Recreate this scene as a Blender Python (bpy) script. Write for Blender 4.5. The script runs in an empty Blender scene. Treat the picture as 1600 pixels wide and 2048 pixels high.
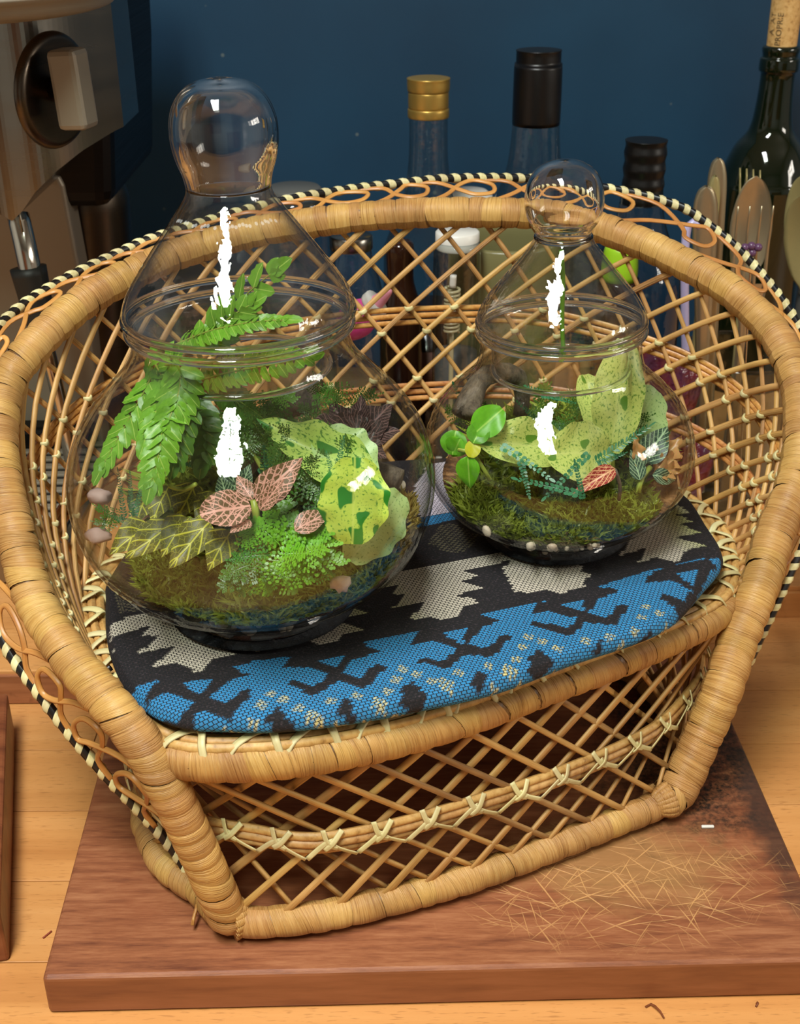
import bpy, math, random
from mathutils import Vector, Matrix, noise
random.seed(7)
C = bpy.context.scene.collection
SC = bpy.context.scene
PI = math.pi

# ------------------------------------------------------------------ camera, light, exposure
FPX, PITCH, ROLL, CH = 2500.0, math.radians(27.5), math.radians(-0.5), 0.45
fw = Vector((0, math.cos(PITCH), -math.sin(PITCH)))
up0 = Vector((0, math.sin(PITCH), math.cos(PITCH)))
rt0 = Vector((1, 0, 0))
rt = rt0 * math.cos(ROLL) + up0 * math.sin(ROLL)
up = up0 * math.cos(ROLL) - rt0 * math.sin(ROLL)
CO = Vector((0, 0, CH))
cam = bpy.data.cameras.new('camera')
camo = bpy.data.objects.new('camera', cam)
C.objects.link(camo)
cam.sensor_fit = 'HORIZONTAL'
cam.sensor_width = 36.0
cam.lens = FPX * 36.0 / 1600.0
cam.clip_start = 0.01
camo.matrix_world = Matrix(((rt.x, up.x, -fw.x, 0), (rt.y, up.y, -fw.y, 0), (rt.z, up.z, -fw.z, CH), (0, 0, 0, 1)))
cam.dof.use_dof = True
cam.dof.focus_distance = 0.56
cam.dof.aperture_fstop = 32.0
SC.camera = camo

def at(px, py, z=None, y=None, d=None):
    """a point of the room behind pixel (px, py), on a height, on a depth plane or at an optical depth"""
    r = fw + rt * ((px - 800) / FPX) + up * ((1024 - py) / FPX)
    if z is not None:
        return CO + r * ((z - CH) / r.z)
    if y is not None:
        return CO + r * (y / r.y)
    return CO + r * d

world = bpy.data.worlds.new('room_light')
SC.world = world
world.use_nodes = True
bg = world.node_tree.nodes['Background']
bg.inputs[0].default_value = (0.80, 0.86, 0.80, 1)
bg.inputs[1].default_value = 0.2
WIN = Vector((-0.26, -0.16, 1.46))          # middle of the skylight in the ceiling
WM = Matrix.Translation(WIN)
for i, (ax, ay) in enumerate(((-1, 1), (1, 1), (-1, -1), (1, -1))):
    l = bpy.data.lights.new('window_daylight', 'AREA')
    l.shape = 'RECTANGLE'
    l.size, l.size_y = 0.125, 0.40
    l.energy = 5.8
    l.color = (0.97, 0.97, 1.0) if ay > 0 else (0.90, 1.0, 0.86)
    lo = bpy.data.objects.new('window_daylight', l)
    C.objects.link(lo)
    lo.matrix_world = WM @ Matrix.Translation((ax * 0.073, ay * 0.215, 0))
l = bpy.data.lights.new('added_side_light', 'AREA')  # added light on the right wall, shaped for the streak on the jar
l.shape = 'RECTANGLE'
l.size, l.size_y = 0.26, 0.62
l.energy = 5.5
l.color = (1.0, 0.93, 0.82)
lo = bpy.data.objects.new('added_side_light', l)
C.objects.link(lo)
LP = Vector((1.66, 0.20, 0.78))
lm = Vector((-1, 0, 0)).to_track_quat('-Z', 'Z').to_matrix().to_4x4()
lm.translation = LP
lo.matrix_world = lm
SC.view_settings.view_transform = 'Standard'
SC.view_settings.look = 'None'
SC.view_settings.gamma = 1.0
SC.view_settings.use_curve_mapping = False
SC.view_settings.exposure = 0.66
SC.cycles.transparent_max_bounces = 40
SC.cycles.max_bounces = 10
SC.cycles.transmission_bounces = 10
SC.cycles.glossy_bounces = 4
SC.cycles.diffuse_bounces = 3
SC.cycles.sample_clamp_indirect = 4.0

# ------------------------------------------------------------------ materials
def lin(r, g, b):
    return tuple(((v / 255) / 12.92 if v / 255 <= 0.04045 else ((v / 255 + 0.055) / 1.055) ** 2.4) for v in (r, g, b)) + (1,)

def mat(name, col=(0.5, 0.5, 0.5, 1), rough=0.5, metal=0.0, **kw):
    m = bpy.data.materials.new(name)
    m.use_nodes = True
    b = m.node_tree.nodes['Principled BSDF']
    b.inputs['Base Color'].default_value = col
    b.inputs['Roughness'].default_value = rough
    b.inputs['Metallic'].default_value = metal
    for k, v in kw.items():
        b.inputs[k.replace('_', ' ')].default_value = v
    return m

def N(m, t, **kw):
    n = m.node_tree.nodes.new(t)
    for k, v in kw.items():
        if k.startswith('i_'):
            n.inputs[k[2:].replace('_', ' ')].default_value = v
        else:
            setattr(n, k, v)
    return n

def L(m, a, b):
    m.node_tree.links.new(a, b)

def ramp(m, fac, stops):
    r = N(m, 'ShaderNodeValToRGB')
    e = r.color_ramp.elements
    while len(e) < len(stops):
        e.new(0.5)
    for i, (p, c) in enumerate(stops):
        e[i].position = p
        e[i].color = c
    L(m, fac, r.inputs[0])
    return r.outputs[0]

def mix(m, fac, a, b, mode='MIX'):
    n = N(m, 'ShaderNodeMix', data_type='RGBA', blend_type=mode)
    if isinstance(fac, float):
        n.inputs[0].default_value = fac
    else:
        L(m, fac, n.inputs[0])
    for i, v in ((6, a), (7, b)):
        if isinstance(v, tuple):
            n.inputs[i].default_value = v
        else:
            L(m, v, n.inputs[i])
    return n.outputs[2]

def math_(m, op, a, b=0.0, c=None):
    n = N(m, 'ShaderNodeMath', operation=op)
    for i, v in enumerate((a, b) if c is None else (a, b, c)):
        if isinstance(v, (int, float)):
            n.inputs[i].default_value = v
        else:
            L(m, v, n.inputs[i])
    return n.outputs[0]

def coords(m, kind='Object', scale=(1, 1, 1), rot=(0, 0, 0)):
    t = N(m, 'ShaderNodeTexCoord')
    mp = N(m, 'ShaderNodeMapping')
    mp.inputs['Scale'].default_value = scale
    mp.inputs['Rotation'].default_value = rot
    L(m, t.outputs[kind], mp.inputs[0])
    return mp.outputs[0]

def nz(m, vec, scale, detail=4, rough=0.5):
    n = N(m, 'ShaderNodeTexNoise')
    n.inputs['Scale'].default_value = scale
    n.inputs['Detail'].default_value = detail
    n.inputs['Roughness'].default_value = rough
    L(m, vec, n.inputs['Vector'])
    return n.outputs['Fac']

def bump(m, h, dist, strength=1.0):
    n = N(m, 'ShaderNodeBump')
    n.inputs['Distance'].default_value = dist
    n.inputs['Strength'].default_value = strength
    L(m, h, n.inputs['Height'])
    L(m, n.outputs[0], m.node_tree.nodes['Principled BSDF'].inputs['Normal'])

def base(m, col):
    L(m, col, m.node_tree.nodes['Principled BSDF'].inputs['Base Color'])

def objrand(m):
    return N(m, 'ShaderNodeObjectInfo').outputs['Random']

def cane(name, dark, mid, light, fibre=900, rough=0.42, relief=0.00035):
    """split cane: fine fibres that run across u, every piece a little different"""
    m = mat(name, mid, rough)
    v = coords(m, 'UV', (fibre, 3.0, 1))
    f = nz(m, v, 1.0, 3, 0.6)
    col = ramp(m, f, [(0.30, dark), (0.43, mid), (0.62, light)])
    w = nz(m, coords(m, 'Object', (1, 1, 1)), 38, 4)
    col = mix(m, 0.45, col, ramp(m, w, [(0.35, dark), (0.55, mid), (0.72, light)]))
    hs = N(m, 'ShaderNodeHueSaturation')
    L(m, math_(m, 'MULTIPLY_ADD', objrand(m), 0.20, 0.87), hs.inputs['Value'])
    L(m, math_(m, 'MULTIPLY_ADD', objrand(m), 0.014, 0.495), hs.inputs['Hue'])
    L(m, col, hs.inputs['Color'])
    base(m, hs.outputs[0])
    bump(m, f, relief)
    return m

M = {}
M['cane'] = cane('split_cane', lin(128, 82, 36), lin(196, 144, 78), lin(220, 174, 106), 1500, 0.46, 0.0009)
M['cane_dark'] = cane('cane_underwrap', lin(70, 42, 18), lin(120, 80, 40), lin(150, 104, 58))
M['reed'] = cane('lattice_reed', lin(136, 92, 44), lin(200, 150, 86), lin(222, 178, 112), 300, 0.5, 0.0002)
M['reed2'] = cane('scroll_reed', lin(140, 84, 38), lin(196, 130, 66), lin(222, 166, 96), 300, 0.4, 0.0002)
M['pith'] = cane('pale_lashing', lin(170, 152, 96), lin(220, 206, 150), lin(238, 228, 180), 300, 0.5, 0.0001)
M['ink'] = mat('black_cane', lin(26, 22, 20), 0.35)
M['dark_reed'] = cane('darker_reed', lin(110, 76, 40), lin(168, 126, 74), lin(200, 160, 100), 300, 0.5, 0.0002)  # deeper reed tone, picked at random for some skirt reeds

def wood(name, a, b, c, scale=(3, 40, 40), flecks=True, rough=0.42, knots=None):
    m = mat(name, a, rough)
    v = coords(m, 'Object', scale)
    f = nz(m, v, 2.2, 6, 0.6)
    col = ramp(m, f, [(0.3, a), (0.5, b), (0.7, c)])
    if flecks:
        g = nz(m, coords(m, 'Object', (130, 900, 100)), 1.0, 2, 0.5)
        col = mix(m, ramp(m, g, [(0.58, (0, 0, 0, 1)), (0.70, (0.6, 0.6, 0.6, 1))]), col, tuple(v * 0.72 for v in a[:3]) + (1,))
    hs = N(m, 'ShaderNodeHueSaturation')
    L(m, math_(m, 'MULTIPLY_ADD', objrand(m), 0.22, 0.88), hs.inputs['Value'])
    L(m, col, hs.inputs['Color'])
    base(m, hs.outputs[0])
    bump(m, f, 0.0003, 0.5)
    return m

M['beech'] = wood('oiled_beech', lin(186, 124, 66), lin(204, 142, 80), lin(214, 154, 92), (1.2, 22, 22))
M['beech_red'] = wood('reddish_beech', lin(130, 76, 46), lin(164, 104, 66), lin(184, 124, 82))
M['edge_brown'] = wood('brown_wood', lin(96, 50, 28), lin(126, 70, 40), lin(140, 84, 50))
M['joint'] = mat('glue_line', lin(120, 74, 38), 0.6)

def board_mat():
    m = mat('worn_board', (0.3, 0.1, 0.05, 1), 0.45)
    o = coords(m, 'Object')
    g = nz(m, coords(m, 'Object', (16, 150, 150)), 1.6, 8, 0.72)
    col = ramp(m, g, [(0.28, lin(98, 52, 34)), (0.5, lin(146, 88, 56)), (0.72, lin(176, 118, 80))])
    red = nz(m, o, 22, 4)
    col = mix(m, ramp(m, red, [(0.5, (0, 0, 0, 1)), (0.68, (0.6, 0.6, 0.6, 1))]), col, lin(136, 76, 46))
    # worn pale patch, then a blackened stain, both at their own place on the board
    def spot(cx, cy, rx, ry, soft):
        mp = N(m, 'ShaderNodeMapping')
        mp.inputs['Location'].default_value = (-cx / rx, -cy / ry, 0)
        mp.inputs['Scale'].default_value = (1 / rx, 1 / ry, 0)
        L(m, N(m, 'ShaderNodeTexCoord').outputs['Object'], mp.inputs[0])
        ln = N(m, 'ShaderNodeVectorMath', operation='LENGTH')
        L(m, mp.outputs[0], ln.inputs[0])
        n1 = nz(m, o, 55, 6, 0.65)
        d = math_(m, 'SUBTRACT', ln.outputs['Value'], math_(m, 'MULTIPLY_ADD', n1, 1.3, -0.65))
        return ramp(m, d, [(0.45, (1, 1, 1, 1)), (0.45 + soft, (0, 0, 0, 1))])
    worn = spot(0.105, 0.456, 0.065, 0.036, 0.7)
    col = mix(m, math_(m, 'MULTIPLY', worn, 0.6), col, lin(166, 126, 76))
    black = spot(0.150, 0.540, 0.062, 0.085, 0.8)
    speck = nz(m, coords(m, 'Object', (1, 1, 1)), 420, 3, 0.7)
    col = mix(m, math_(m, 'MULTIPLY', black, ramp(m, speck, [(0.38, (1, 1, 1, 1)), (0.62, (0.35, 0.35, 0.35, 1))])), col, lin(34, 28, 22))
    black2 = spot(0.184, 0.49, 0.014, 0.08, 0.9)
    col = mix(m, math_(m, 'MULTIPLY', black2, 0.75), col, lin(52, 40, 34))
    # knife scores: thin lines in three directions
    tot = None
    for ang, sc_, dens in ((0.5, 1.0, 0.0), (-0.75, 1.1, 3.3), (1.15, 0.9, 7.1), (0.15, 1.2, 9.7), (-0.45, 1.0, 5.1), (0.85, 1.05, 2.2), (0.3, 1.4, 12.2), (-1.0, 1.3, 15.1), (1.4, 1.35, 4.4), (-0.2, 1.5, 6.6)):
        mr = N(m, 'ShaderNodeMapping')
        mr.inputs['Rotation'].default_value = (0, 0, ang)
        mp = N(m, 'ShaderNodeMapping')
        L(m, mr.outputs[0], mp.inputs[0])
        mp.inputs['Location'].default_value = (dens, dens, 0)
        mp.inputs['Scale'].default_value = (13 * sc_, 430 * sc_, 1)
        dn = N(m, 'ShaderNodeTexNoise')
        dn.inputs['Scale'].default_value = 14
        L(m, o, dn.inputs['Vector'])
        ad = N(m, 'ShaderNodeVectorMath', operation='MULTIPLY_ADD')
        L(m, dn.outputs['Color'], ad.inputs[0])
        ad.inputs[1].default_value = (0.006, 0.006, 0)
        L(m, o, ad.inputs[2])
        L(m, ad.outputs[0], mr.inputs[0])
        vo = N(m, 'ShaderNodeTexVoronoi', feature='F1')
        vo.inputs['Scale'].default_value = 1.0
        L(m, mp.outputs[0], vo.inputs['Vector'])
        s = ramp(m, vo.outputs['Distance'], [(0.09, (1, 1, 1, 1)), (0.20, (0, 0, 0, 1))])
        tot = s if tot is None else mix(m, 1.0, tot, s, 'LIGHTEN')
    zone = spot(0.100, 0.440, 0.095, 0.045, 0.9)
    col = mix(m, math_(m, 'MULTIPLY', math_(m, 'MULTIPLY', tot, zone), 0.8), col, lin(214, 160, 100))
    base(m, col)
    bump(m, math_(m, 'SUBTRACT', g, math_(m, 'MULTIPLY', tot, zone)), 0.0002, 0.6)
    return m
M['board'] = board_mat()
M['board_side'] = wood('board_side', lin(120, 68, 40), lin(140, 84, 50), lin(152, 94, 60), (8, 60, 60), False)

def glassy(name, tint=(0.985, 0.99, 0.985), edge=0.36, f0=0.034, fk=0.80, fp=9.0, ep=7.0, wavy=0.0):
    """clear thin-walled blown glass: straight-through transmission, facing-dependent reflection, tint edge-on, slight waviness"""
    m = bpy.data.materials.new(name)
    m.use_nodes = True
    nt = m.node_tree
    nt.nodes.clear()
    out = N(m, 'ShaderNodeOutputMaterial')
    g = N(m, 'ShaderNodeNewGeometry')
    d = N(m, 'ShaderNodeVectorMath', operation='DOT_PRODUCT')
    L(m, g.outputs['Normal'], d.inputs[0])
    L(m, g.outputs['Incoming'], d.inputs[1])
    c = math_(m, 'ABSOLUTE', d.outputs['Value'])
    ic = math_(m, 'SUBTRACT', 1.0, c)
    fr = math_(m, 'MULTIPLY_ADD', math_(m, 'POWER', ic, fp), fk, f0)
    tr = N(m, 'ShaderNodeBsdfTransparent')
    L(m, mix(m, math_(m, 'POWER', ic, ep), tuple(tint) + (1,), tuple(t * edge for t in tint) + (1,)), tr.inputs[0])
    gl = N(m, 'ShaderNodeBsdfGlossy')
    gl.inputs['Roughness'].default_value = 0.01
    gl.inputs['Color'].default_value = (1, 1, 1, 1)
    if wavy:
        bn = N(m, 'ShaderNodeBump')
        bn.inputs['Distance'].default_value = wavy
        L(m, nz(m, coords(m, 'Object', (1, 1, 1)), 70, 3, 0.5), bn.inputs['Height'])
        L(m, bn.outputs[0], gl.inputs['Normal'])
    ms = N(m, 'ShaderNodeMixShader')
    L(m, fr, ms.inputs[0])
    L(m, tr.outputs[0], ms.inputs[1])
    L(m, gl.outputs[0], ms.inputs[2])
    L(m, ms.outputs[0], out.inputs[0])
    return m
M['glass'] = glassy('clear_glass', edge=0.32, fp=7.0, ep=5.0, wavy=0.0005)
M['glass_lid'] = glassy('lid_glass', f0=0.055, fk=0.85, fp=4.5, ep=4.0, edge=0.30, wavy=0.0014)
M['glass_bottle'] = glassy('bottle_glass', (0.90, 0.93, 0.92), 0.35, 0.05, 0.9, 4.0, 2.5, 0.001)
M['glass_blue'] = glassy('bluish_glass', (0.78, 0.86, 0.90), 0.35, 0.05, 0.9, 4.0, 2.5, 0.001)
M['thick_glass'] = mat('thick_glass', (1, 1, 1, 1), 0.0, 0.0, Transmission_Weight=1.0, IOR=1.48)
M['frost'] = mat('etched_glass', (0.8, 0.82, 0.8, 1), 0.5, 0.0, Alpha=0.22)

M['wall'] = mat('blue_paint', lin(20, 56, 82), 0.5)
_w = M['wall']
_n = nz(_w, coords(_w), 5, 5)
_c = mix(_w, ramp(_w, _n, [(0.35, (0, 0, 0, 1)), (0.7, (1, 1, 1, 1))]), lin(14, 54, 80), lin(20, 66, 94))
_s = N(_w, 'ShaderNodeTexVoronoi')
_s.inputs['Scale'].default_value = 26
L(_w, coords(_w), _s.inputs['Vector'])
base(_w, mix(_w, ramp(_w, _s.outputs['Distance'], [(0.035, (0.6, 0.6, 0.6, 1)), (0.06, (0, 0, 0, 1))]), _c, lin(110, 120, 116)))
M['white_wall'] = mat('plaster', lin(200, 198, 192), 0.8)

def steel(name, col, rough, sc=(2, 2, 200)):
    m = mat(name, col, rough, 1.0)
    f = nz(m, coords(m, 'Object', sc), 3, 4)
    L(m, math_(m, 'MULTIPLY_ADD', f, 0.18, rough - 0.08), m.node_tree.nodes['Principled BSDF'].inputs['Roughness'])
    base(m, mix(m, f, col, tuple(v * 0.82 for v in col[:3]) + (1,)))
    return m
M['steel'] = steel('brushed_steel', lin(150, 146, 138), 0.24, (2, 2, 30))
M['steel_dark'] = steel('dark_steel', lin(96, 86, 76), 0.3)
M['steel_deep'] = steel('side_steel', lin(44, 42, 42), 0.42)
M['chrome'] = mat('chrome', lin(214, 208, 196), 0.12, 1.0)
M['silver'] = steel('worn_silver', lin(188, 172, 140), 0.32, (40, 40, 40))
M['silver'].node_tree.nodes['Principled BSDF'].inputs['Metallic'].default_value = 0.8
M['brass'] = steel('tarnished_brass', lin(190, 176, 120), 0.36, (40, 40, 40))
M['brass'].node_tree.nodes['Principled BSDF'].inputs['Metallic'].default_value = 0.5
M['plate'] = mat('satin_plate', lin(146, 136, 120), 0.45, 0.3)
M['rubber'] = mat('black_rubber', lin(34, 34, 32), 0.5)
M['black'] = mat('black_plastic', lin(12, 10, 10), 0.35)
M['gold'] = mat('gold_cap', lin(200, 164, 84), 0.36, 0.75)
M['wine'] = mat('dark_green_glass', lin(14, 22, 8), 0.06, 0.0, Coat_Weight=0.6, Coat_Roughness=0.03)
M['brown_glass'] = mat('brown_glass', lin(44, 22, 12), 0.1, 0.0)
M['cork'] = mat('cork', lin(206, 160, 96), 0.8)
_f = nz(M['cork'], coords(M['cork']), 300, 4, 0.7)
base(M['cork'], ramp(M['cork'], _f, [(0.3, lin(140, 96, 50)), (0.42, lin(204, 158, 92)), (0.7, lin(224, 184, 120))]))
M['print'] = mat('cork_print', lin(40, 26, 16), 0.8)
M['white'] = mat('white_plastic', lin(226, 222, 212), 0.35)
M['cream'] = mat('cream_ceramic', lin(196, 186, 144), 0.25)
M['olive'] = mat('olive_ceramic', lin(122, 116, 76), 0.3)
M['pink'] = mat('pink_plastic', lin(232, 84, 160), 0.3)
M['pale_pink'] = mat('pale_pink_plastic', lin(246, 160, 178), 0.35)
M['lime_plastic'] = mat('lime_plastic', lin(160, 210, 40), 0.35)
M['purple'] = mat('purple_plastic', lin(98, 66, 96), 0.25)
M['red'] = mat('red_plastic', lin(140, 36, 40), 0.25)
M['amber'] = mat('amber_film', lin(170, 100, 60), 0.2)
M['lilac'] = mat('lilac_handle', lin(190, 184, 226), 0.3)
M['label_brown'] = mat('brown_label', lin(96, 52, 26), 0.6)
M['grey'] = mat('grey_plastic', lin(92, 92, 88), 0.45)
M['dark_void'] = mat('tray_shade', lin(24, 22, 20), 0.5)

def leafmat(name, body, rough=0.38, sss=0.0):
    m = mat(name, body, rough)
    nt = m.node_tree
    b = nt.nodes['Principled BSDF']
    tl = N(m, 'ShaderNodeBsdfTranslucent')
    ms = N(m, 'ShaderNodeMixShader')
    ms.inputs[0].default_value = 0.28
    out = nt.nodes['Material Output']
    L(m, b.outputs[0], ms.inputs[1])
    L(m, tl.outputs[0], ms.inputs[2])
    L(m, ms.outputs[0], out.inputs[0])
    m['tl'] = 1
    return m, tl

def leaf_plain(name, a, b, rib=None):
    m, tl = leafmat(name, a)
    f = nz(m, coords(m, 'UV', (6, 6, 1)), 1.5, 4)
    col = mix(m, f, a, b)
    hs = N(m, 'ShaderNodeHueSaturation')
    L(m, math_(m, 'MULTIPLY_ADD', objrand(m), 0.5, 0.75), hs.inputs['Value'])
    L(m, col, hs.inputs['Color'])
    col = hs.outputs[0]
    if rib:
        uv = N(m, 'ShaderNodeSeparateXYZ')
        L(m, coords(m, 'UV'), uv.inputs[0])
        x = math_(m, 'ABSOLUTE', math_(m, 'SUBTRACT', uv.outputs[0], 0.5))
        col = mix(m, ramp(m, x, [(0.015, (1, 1, 1, 1)), (0.04, (0, 0, 0, 1))]), col, rib)
    base(m, col)
    L(m, col, tl.inputs[0])
    return m

def leaf_vein(name, body, body2, vein, side=7.0, net=9.0, w=0.05, netw=0.04, netamt=1.0):
    m, tl = leafmat(name, body, 0.4)
    t = coords(m, 'UV')
    uv = N(m, 'ShaderNodeSeparateXYZ')
    L(m, t, uv.inputs[0])
    x = math_(m, 'ABSOLUTE', math_(m, 'SUBTRACT', uv.outputs[0], 0.5))
    mid = ramp(m, x, [(w * 0.35, (1, 1, 1, 1)), (w * 0.8, (0, 0, 0, 1))])
    s = math_(m, 'SUBTRACT', math_(m, 'MULTIPLY', uv.outputs[1], side), math_(m, 'MULTIPLY', x, side * 0.9))
    fr = math_(m, 'ABSOLUTE', math_(m, 'SUBTRACT', math_(m, 'FRACT', s), 0.5))
    sv = ramp(m, fr, [(w * 1.1, (1, 1, 1, 1)), (w * 2.3, (0, 0, 0, 1))])
    vo = N(m, 'ShaderNodeTexVoronoi', feature='DISTANCE_TO_EDGE')
    vo.inputs['Scale'].default_value = net
    L(m, coords(m, 'UV', (1, 1.6, 1)), vo.inputs['Vector'])
    nt_ = ramp(m, vo.outputs['Distance'], [(netw, (netamt,) * 3 + (1,)), (netw * 2.2, (0, 0, 0, 1))])
    v = mix(m, 1.0, mid, mix(m, 1.0, sv, nt_, 'LIGHTEN'), 'LIGHTEN')
    f = nz(m, t, 6, 4)
    col = mix(m, v, mix(m, f, body, body2), vein)
    base(m, col)
    L(m, col, tl.inputs[0])
    bump(m, v, 0.0003, 0.5)
    return m

def leaf_speck(name, pale, pale2, green, amt=0.44, patch=0.62):
    m, tl = leafmat(name, pale, 0.4)
    t = coords(m, 'UV')
    f = nz(m, t, 3.0, 5, 0.7)
    col = mix(m, f, pale, pale2)
    sp = nz(m, coords(m, 'UV', (1, 1.4, 1)), 20, 3, 0.65)
    col = mix(m, ramp(m, sp, [(amt - 0.08, (0.9, 0.9, 0.9, 1)), (amt, (0, 0, 0, 1))]), col, green)
    big = nz(m, t, 3.4, 1, 0.4)
    col = mix(m, ramp(m, big, [(patch, (0, 0, 0, 1)), (patch + 0.02, (1, 1, 1, 1))]), col, green)
    uv = N(m, 'ShaderNodeSeparateXYZ')
    L(m, t, uv.inputs[0])
    x = math_(m, 'ABSOLUTE', math_(m, 'SUBTRACT', uv.outputs[0], 0.5))
    col = mix(m, ramp(m, x, [(0.008, (0.7, 0.7, 0.7, 1)), (0.03, (0, 0, 0, 1))]), col, pale)
    base(m, col)
    L(m, col, tl.inputs[0])
    return m

M['fern'] = leaf_plain('fern_green', lin(128, 178, 48), lin(88, 146, 36), lin(170, 200, 90))
M['fern_deep'] = leaf_plain('deep_fern_green', lin(88, 132, 42), lin(58, 100, 32), lin(130, 150, 60))
M['rib'] = leaf_plain('frond_rib', lin(176, 186, 80), lin(140, 160, 60))
M['jewel'] = leaf_vein('yellow_veined', lin(84, 88, 34), lin(112, 108, 50), lin(198, 194, 66), 3.2, 6, 0.045, 0.02, 0.45)
M['pinkvein'] = leaf_vein('pink_veined', lin(96, 88, 50), lin(126, 92, 66), lin(236, 176, 156), 5, 6, 0.065, 0.032, 1.0)
M['redvein'] = leaf_vein('red_veined', lin(196, 40, 52), lin(120, 60, 40), lin(250, 190, 140), 6, 7, 0.07, 0.03, 0.8)
M['silvervein'] = leaf_vein('silver_veined', lin(28, 62, 46), lin(50, 84, 60), lin(176, 206, 160), 6, 7, 0.06, 0.02, 0.5)
M['pinkfrill'] = leaf_plain('salmon_leaf', lin(214, 140, 96), lin(150, 140, 70))
M['variegated'] = leaf_speck('variegated_lime', lin(212, 228, 128), lin(170, 208, 80), lin(60, 128, 40), 0.47, 0.60)
M['lime'] = leaf_speck('bright_variegated', lin(212, 228, 104), lin(184, 214, 66), lin(44, 132, 36), 0.44, 0.545)
M['pale'] = leaf_speck('pale_variegated', lin(196, 220, 150), lin(170, 204, 118), lin(96, 144, 72), 0.43, 0.9)
M['ivory'] = leaf_speck('ivory_variegated', lin(216, 224, 130), lin(196, 214, 104), lin(96, 146, 40), 0.465, 0.64)
M['purpleleaf'] = leaf_vein('bronze_leaf', lin(52, 38, 30), lin(70, 50, 44), lin(140, 104, 96), 9, 7, 0.05, 0.02, 0.4)
M['trail'] = leaf_plain('bright_trailing', lin(120, 196, 40), lin(90, 160, 30), lin(170, 220, 90))
M['yellowleaf'] = leaf_plain('yellow_leaf', lin(200, 200, 40), lin(180, 180, 40))
M['button'] = leaf_plain('bluegreen_fern', lin(70, 142, 96), lin(44, 110, 72))
M['club'] = leaf_plain('lime_clubmoss', lin(140, 200, 50), lin(90, 160, 34))
M['club2'] = leaf_plain('green_clubmoss', lin(84, 140, 40), lin(50, 100, 26))
M['moss'] = leaf_plain('olive_moss', lin(186, 194, 74), lin(122, 142, 48))
M['moss_b'] = leaf_plain('brown_moss', lin(206, 172, 96), lin(150, 138, 66))
M['bark'] = mat('driftwood', lin(92, 78, 62), 0.8)
_f = nz(M['bark'], coords(M['bark'], 'Object', (160, 160, 60)), 1, 5, 0.7)
base(M['bark'], ramp(M['bark'], _f, [(0.3, lin(46, 36, 28)), (0.55, lin(104, 90, 72)), (0.75, lin(140, 126, 104))]))
bump(M['bark'], _f, 0.0015)
M['pebble'] = mat('pebble', lin(214, 198, 170), 0.5)
base(M['pebble'], ramp(M['pebble'], objrand(M['pebble']), [(0.0, lin(240, 228, 206)), (0.5, lin(222, 204, 176)), (1.0, lin(196, 170, 142))]))
M['stone'] = mat('stone', lin(160, 132, 120), 0.7)
M['soil'] = mat('substrate', lin(40, 26, 18), 0.6)
_m = M['soil']
_f = nz(_m, coords(_m), 260, 5, 0.7)
_z = N(_m, 'ShaderNodeSeparateXYZ')
L(_m, coords(_m), _z.inputs[0])
_fib = nz(_m, coords(_m, 'Object', (60, 60, 600)), 2, 4, 0.7)
_il = N(_m, 'ShaderNodeVectorMath', operation='DOT_PRODUCT')
L(_m, coords(_m), _il.inputs[0])
_il.inputs[1].default_value = (-0.07, -0.24, 1.0)
_up = ramp(_m, _fib, [(0.3, lin(44, 28, 16)), (0.5, lin(104, 68, 36)), (0.7, lin(170, 124, 76))])
_lo = ramp(_m, _f, [(0.35, lin(8, 9, 12)), (0.56, lin(26, 32, 42)), (0.74, lin(86, 86, 86))])  # black drainage layer, with bluish glints painted into its colour
base(_m, mix(_m, ramp(_m, math_(_m, 'ADD', _il.outputs['Value'], math_(_m, 'MULTIPLY', _f, 0.004)), [(0.0235, (0, 0, 0, 1)), (0.0255, (1, 1, 1, 1))]), _lo, _up))
bump(_m, _f, 0.0012)

# ------------------------------------------------------------------ mesh helpers
def tag(o, label=None, cat=None, group=None, kind=None):
    if label: o['label'] = label
    if cat: o['category'] = cat
    if group: o['group'] = group
    if kind: o['kind'] = kind
    return o

def mesh_data(name, V, F, m, UV=None, smooth=True):
    me = bpy.data.meshes.new(name)
    me.from_pydata([tuple(v) for v in V], [], F)
    if UV:
        ul = me.uv_layers.new(name='UVMap')
        buf = []
        for f in F:
            for i in f:
                buf.extend(UV[i])
        ul.data.foreach_set('uv', buf)
    if m: me.materials.append(m)
    if smooth: me.polygons.foreach_set('use_smooth', [True] * len(me.polygons))
    me.update()
    return me

def link(name, me, parent=None, loc=None):
    o = bpy.data.objects.new(name, me)
    C.objects.link(o)
    if parent is not None:
        o.parent = parent
    if loc is not None:
        o.location = loc
    return o

def wpos(o):
    p = Vector(o.location)
    while o.parent:
        o = o.parent
        p += Vector(o.location)
    return p

def obj(name, V, F, m, parent=None, UV=None, smooth=True):
    """one mesh object from world-space vertices"""
    me = mesh_data(name, V, F, m, UV, smooth)
    o = link(name, me, parent)
    if parent is not None:
        o.location = -wpos(parent)
    return o

def thing(name, loc, label, cat, group=None):
    o = bpy.data.objects.new(name, None)
    o.empty_display_size = 0.01
    C.objects.link(o)
    o.location = loc
    return tag(o, label, cat, group)

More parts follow.
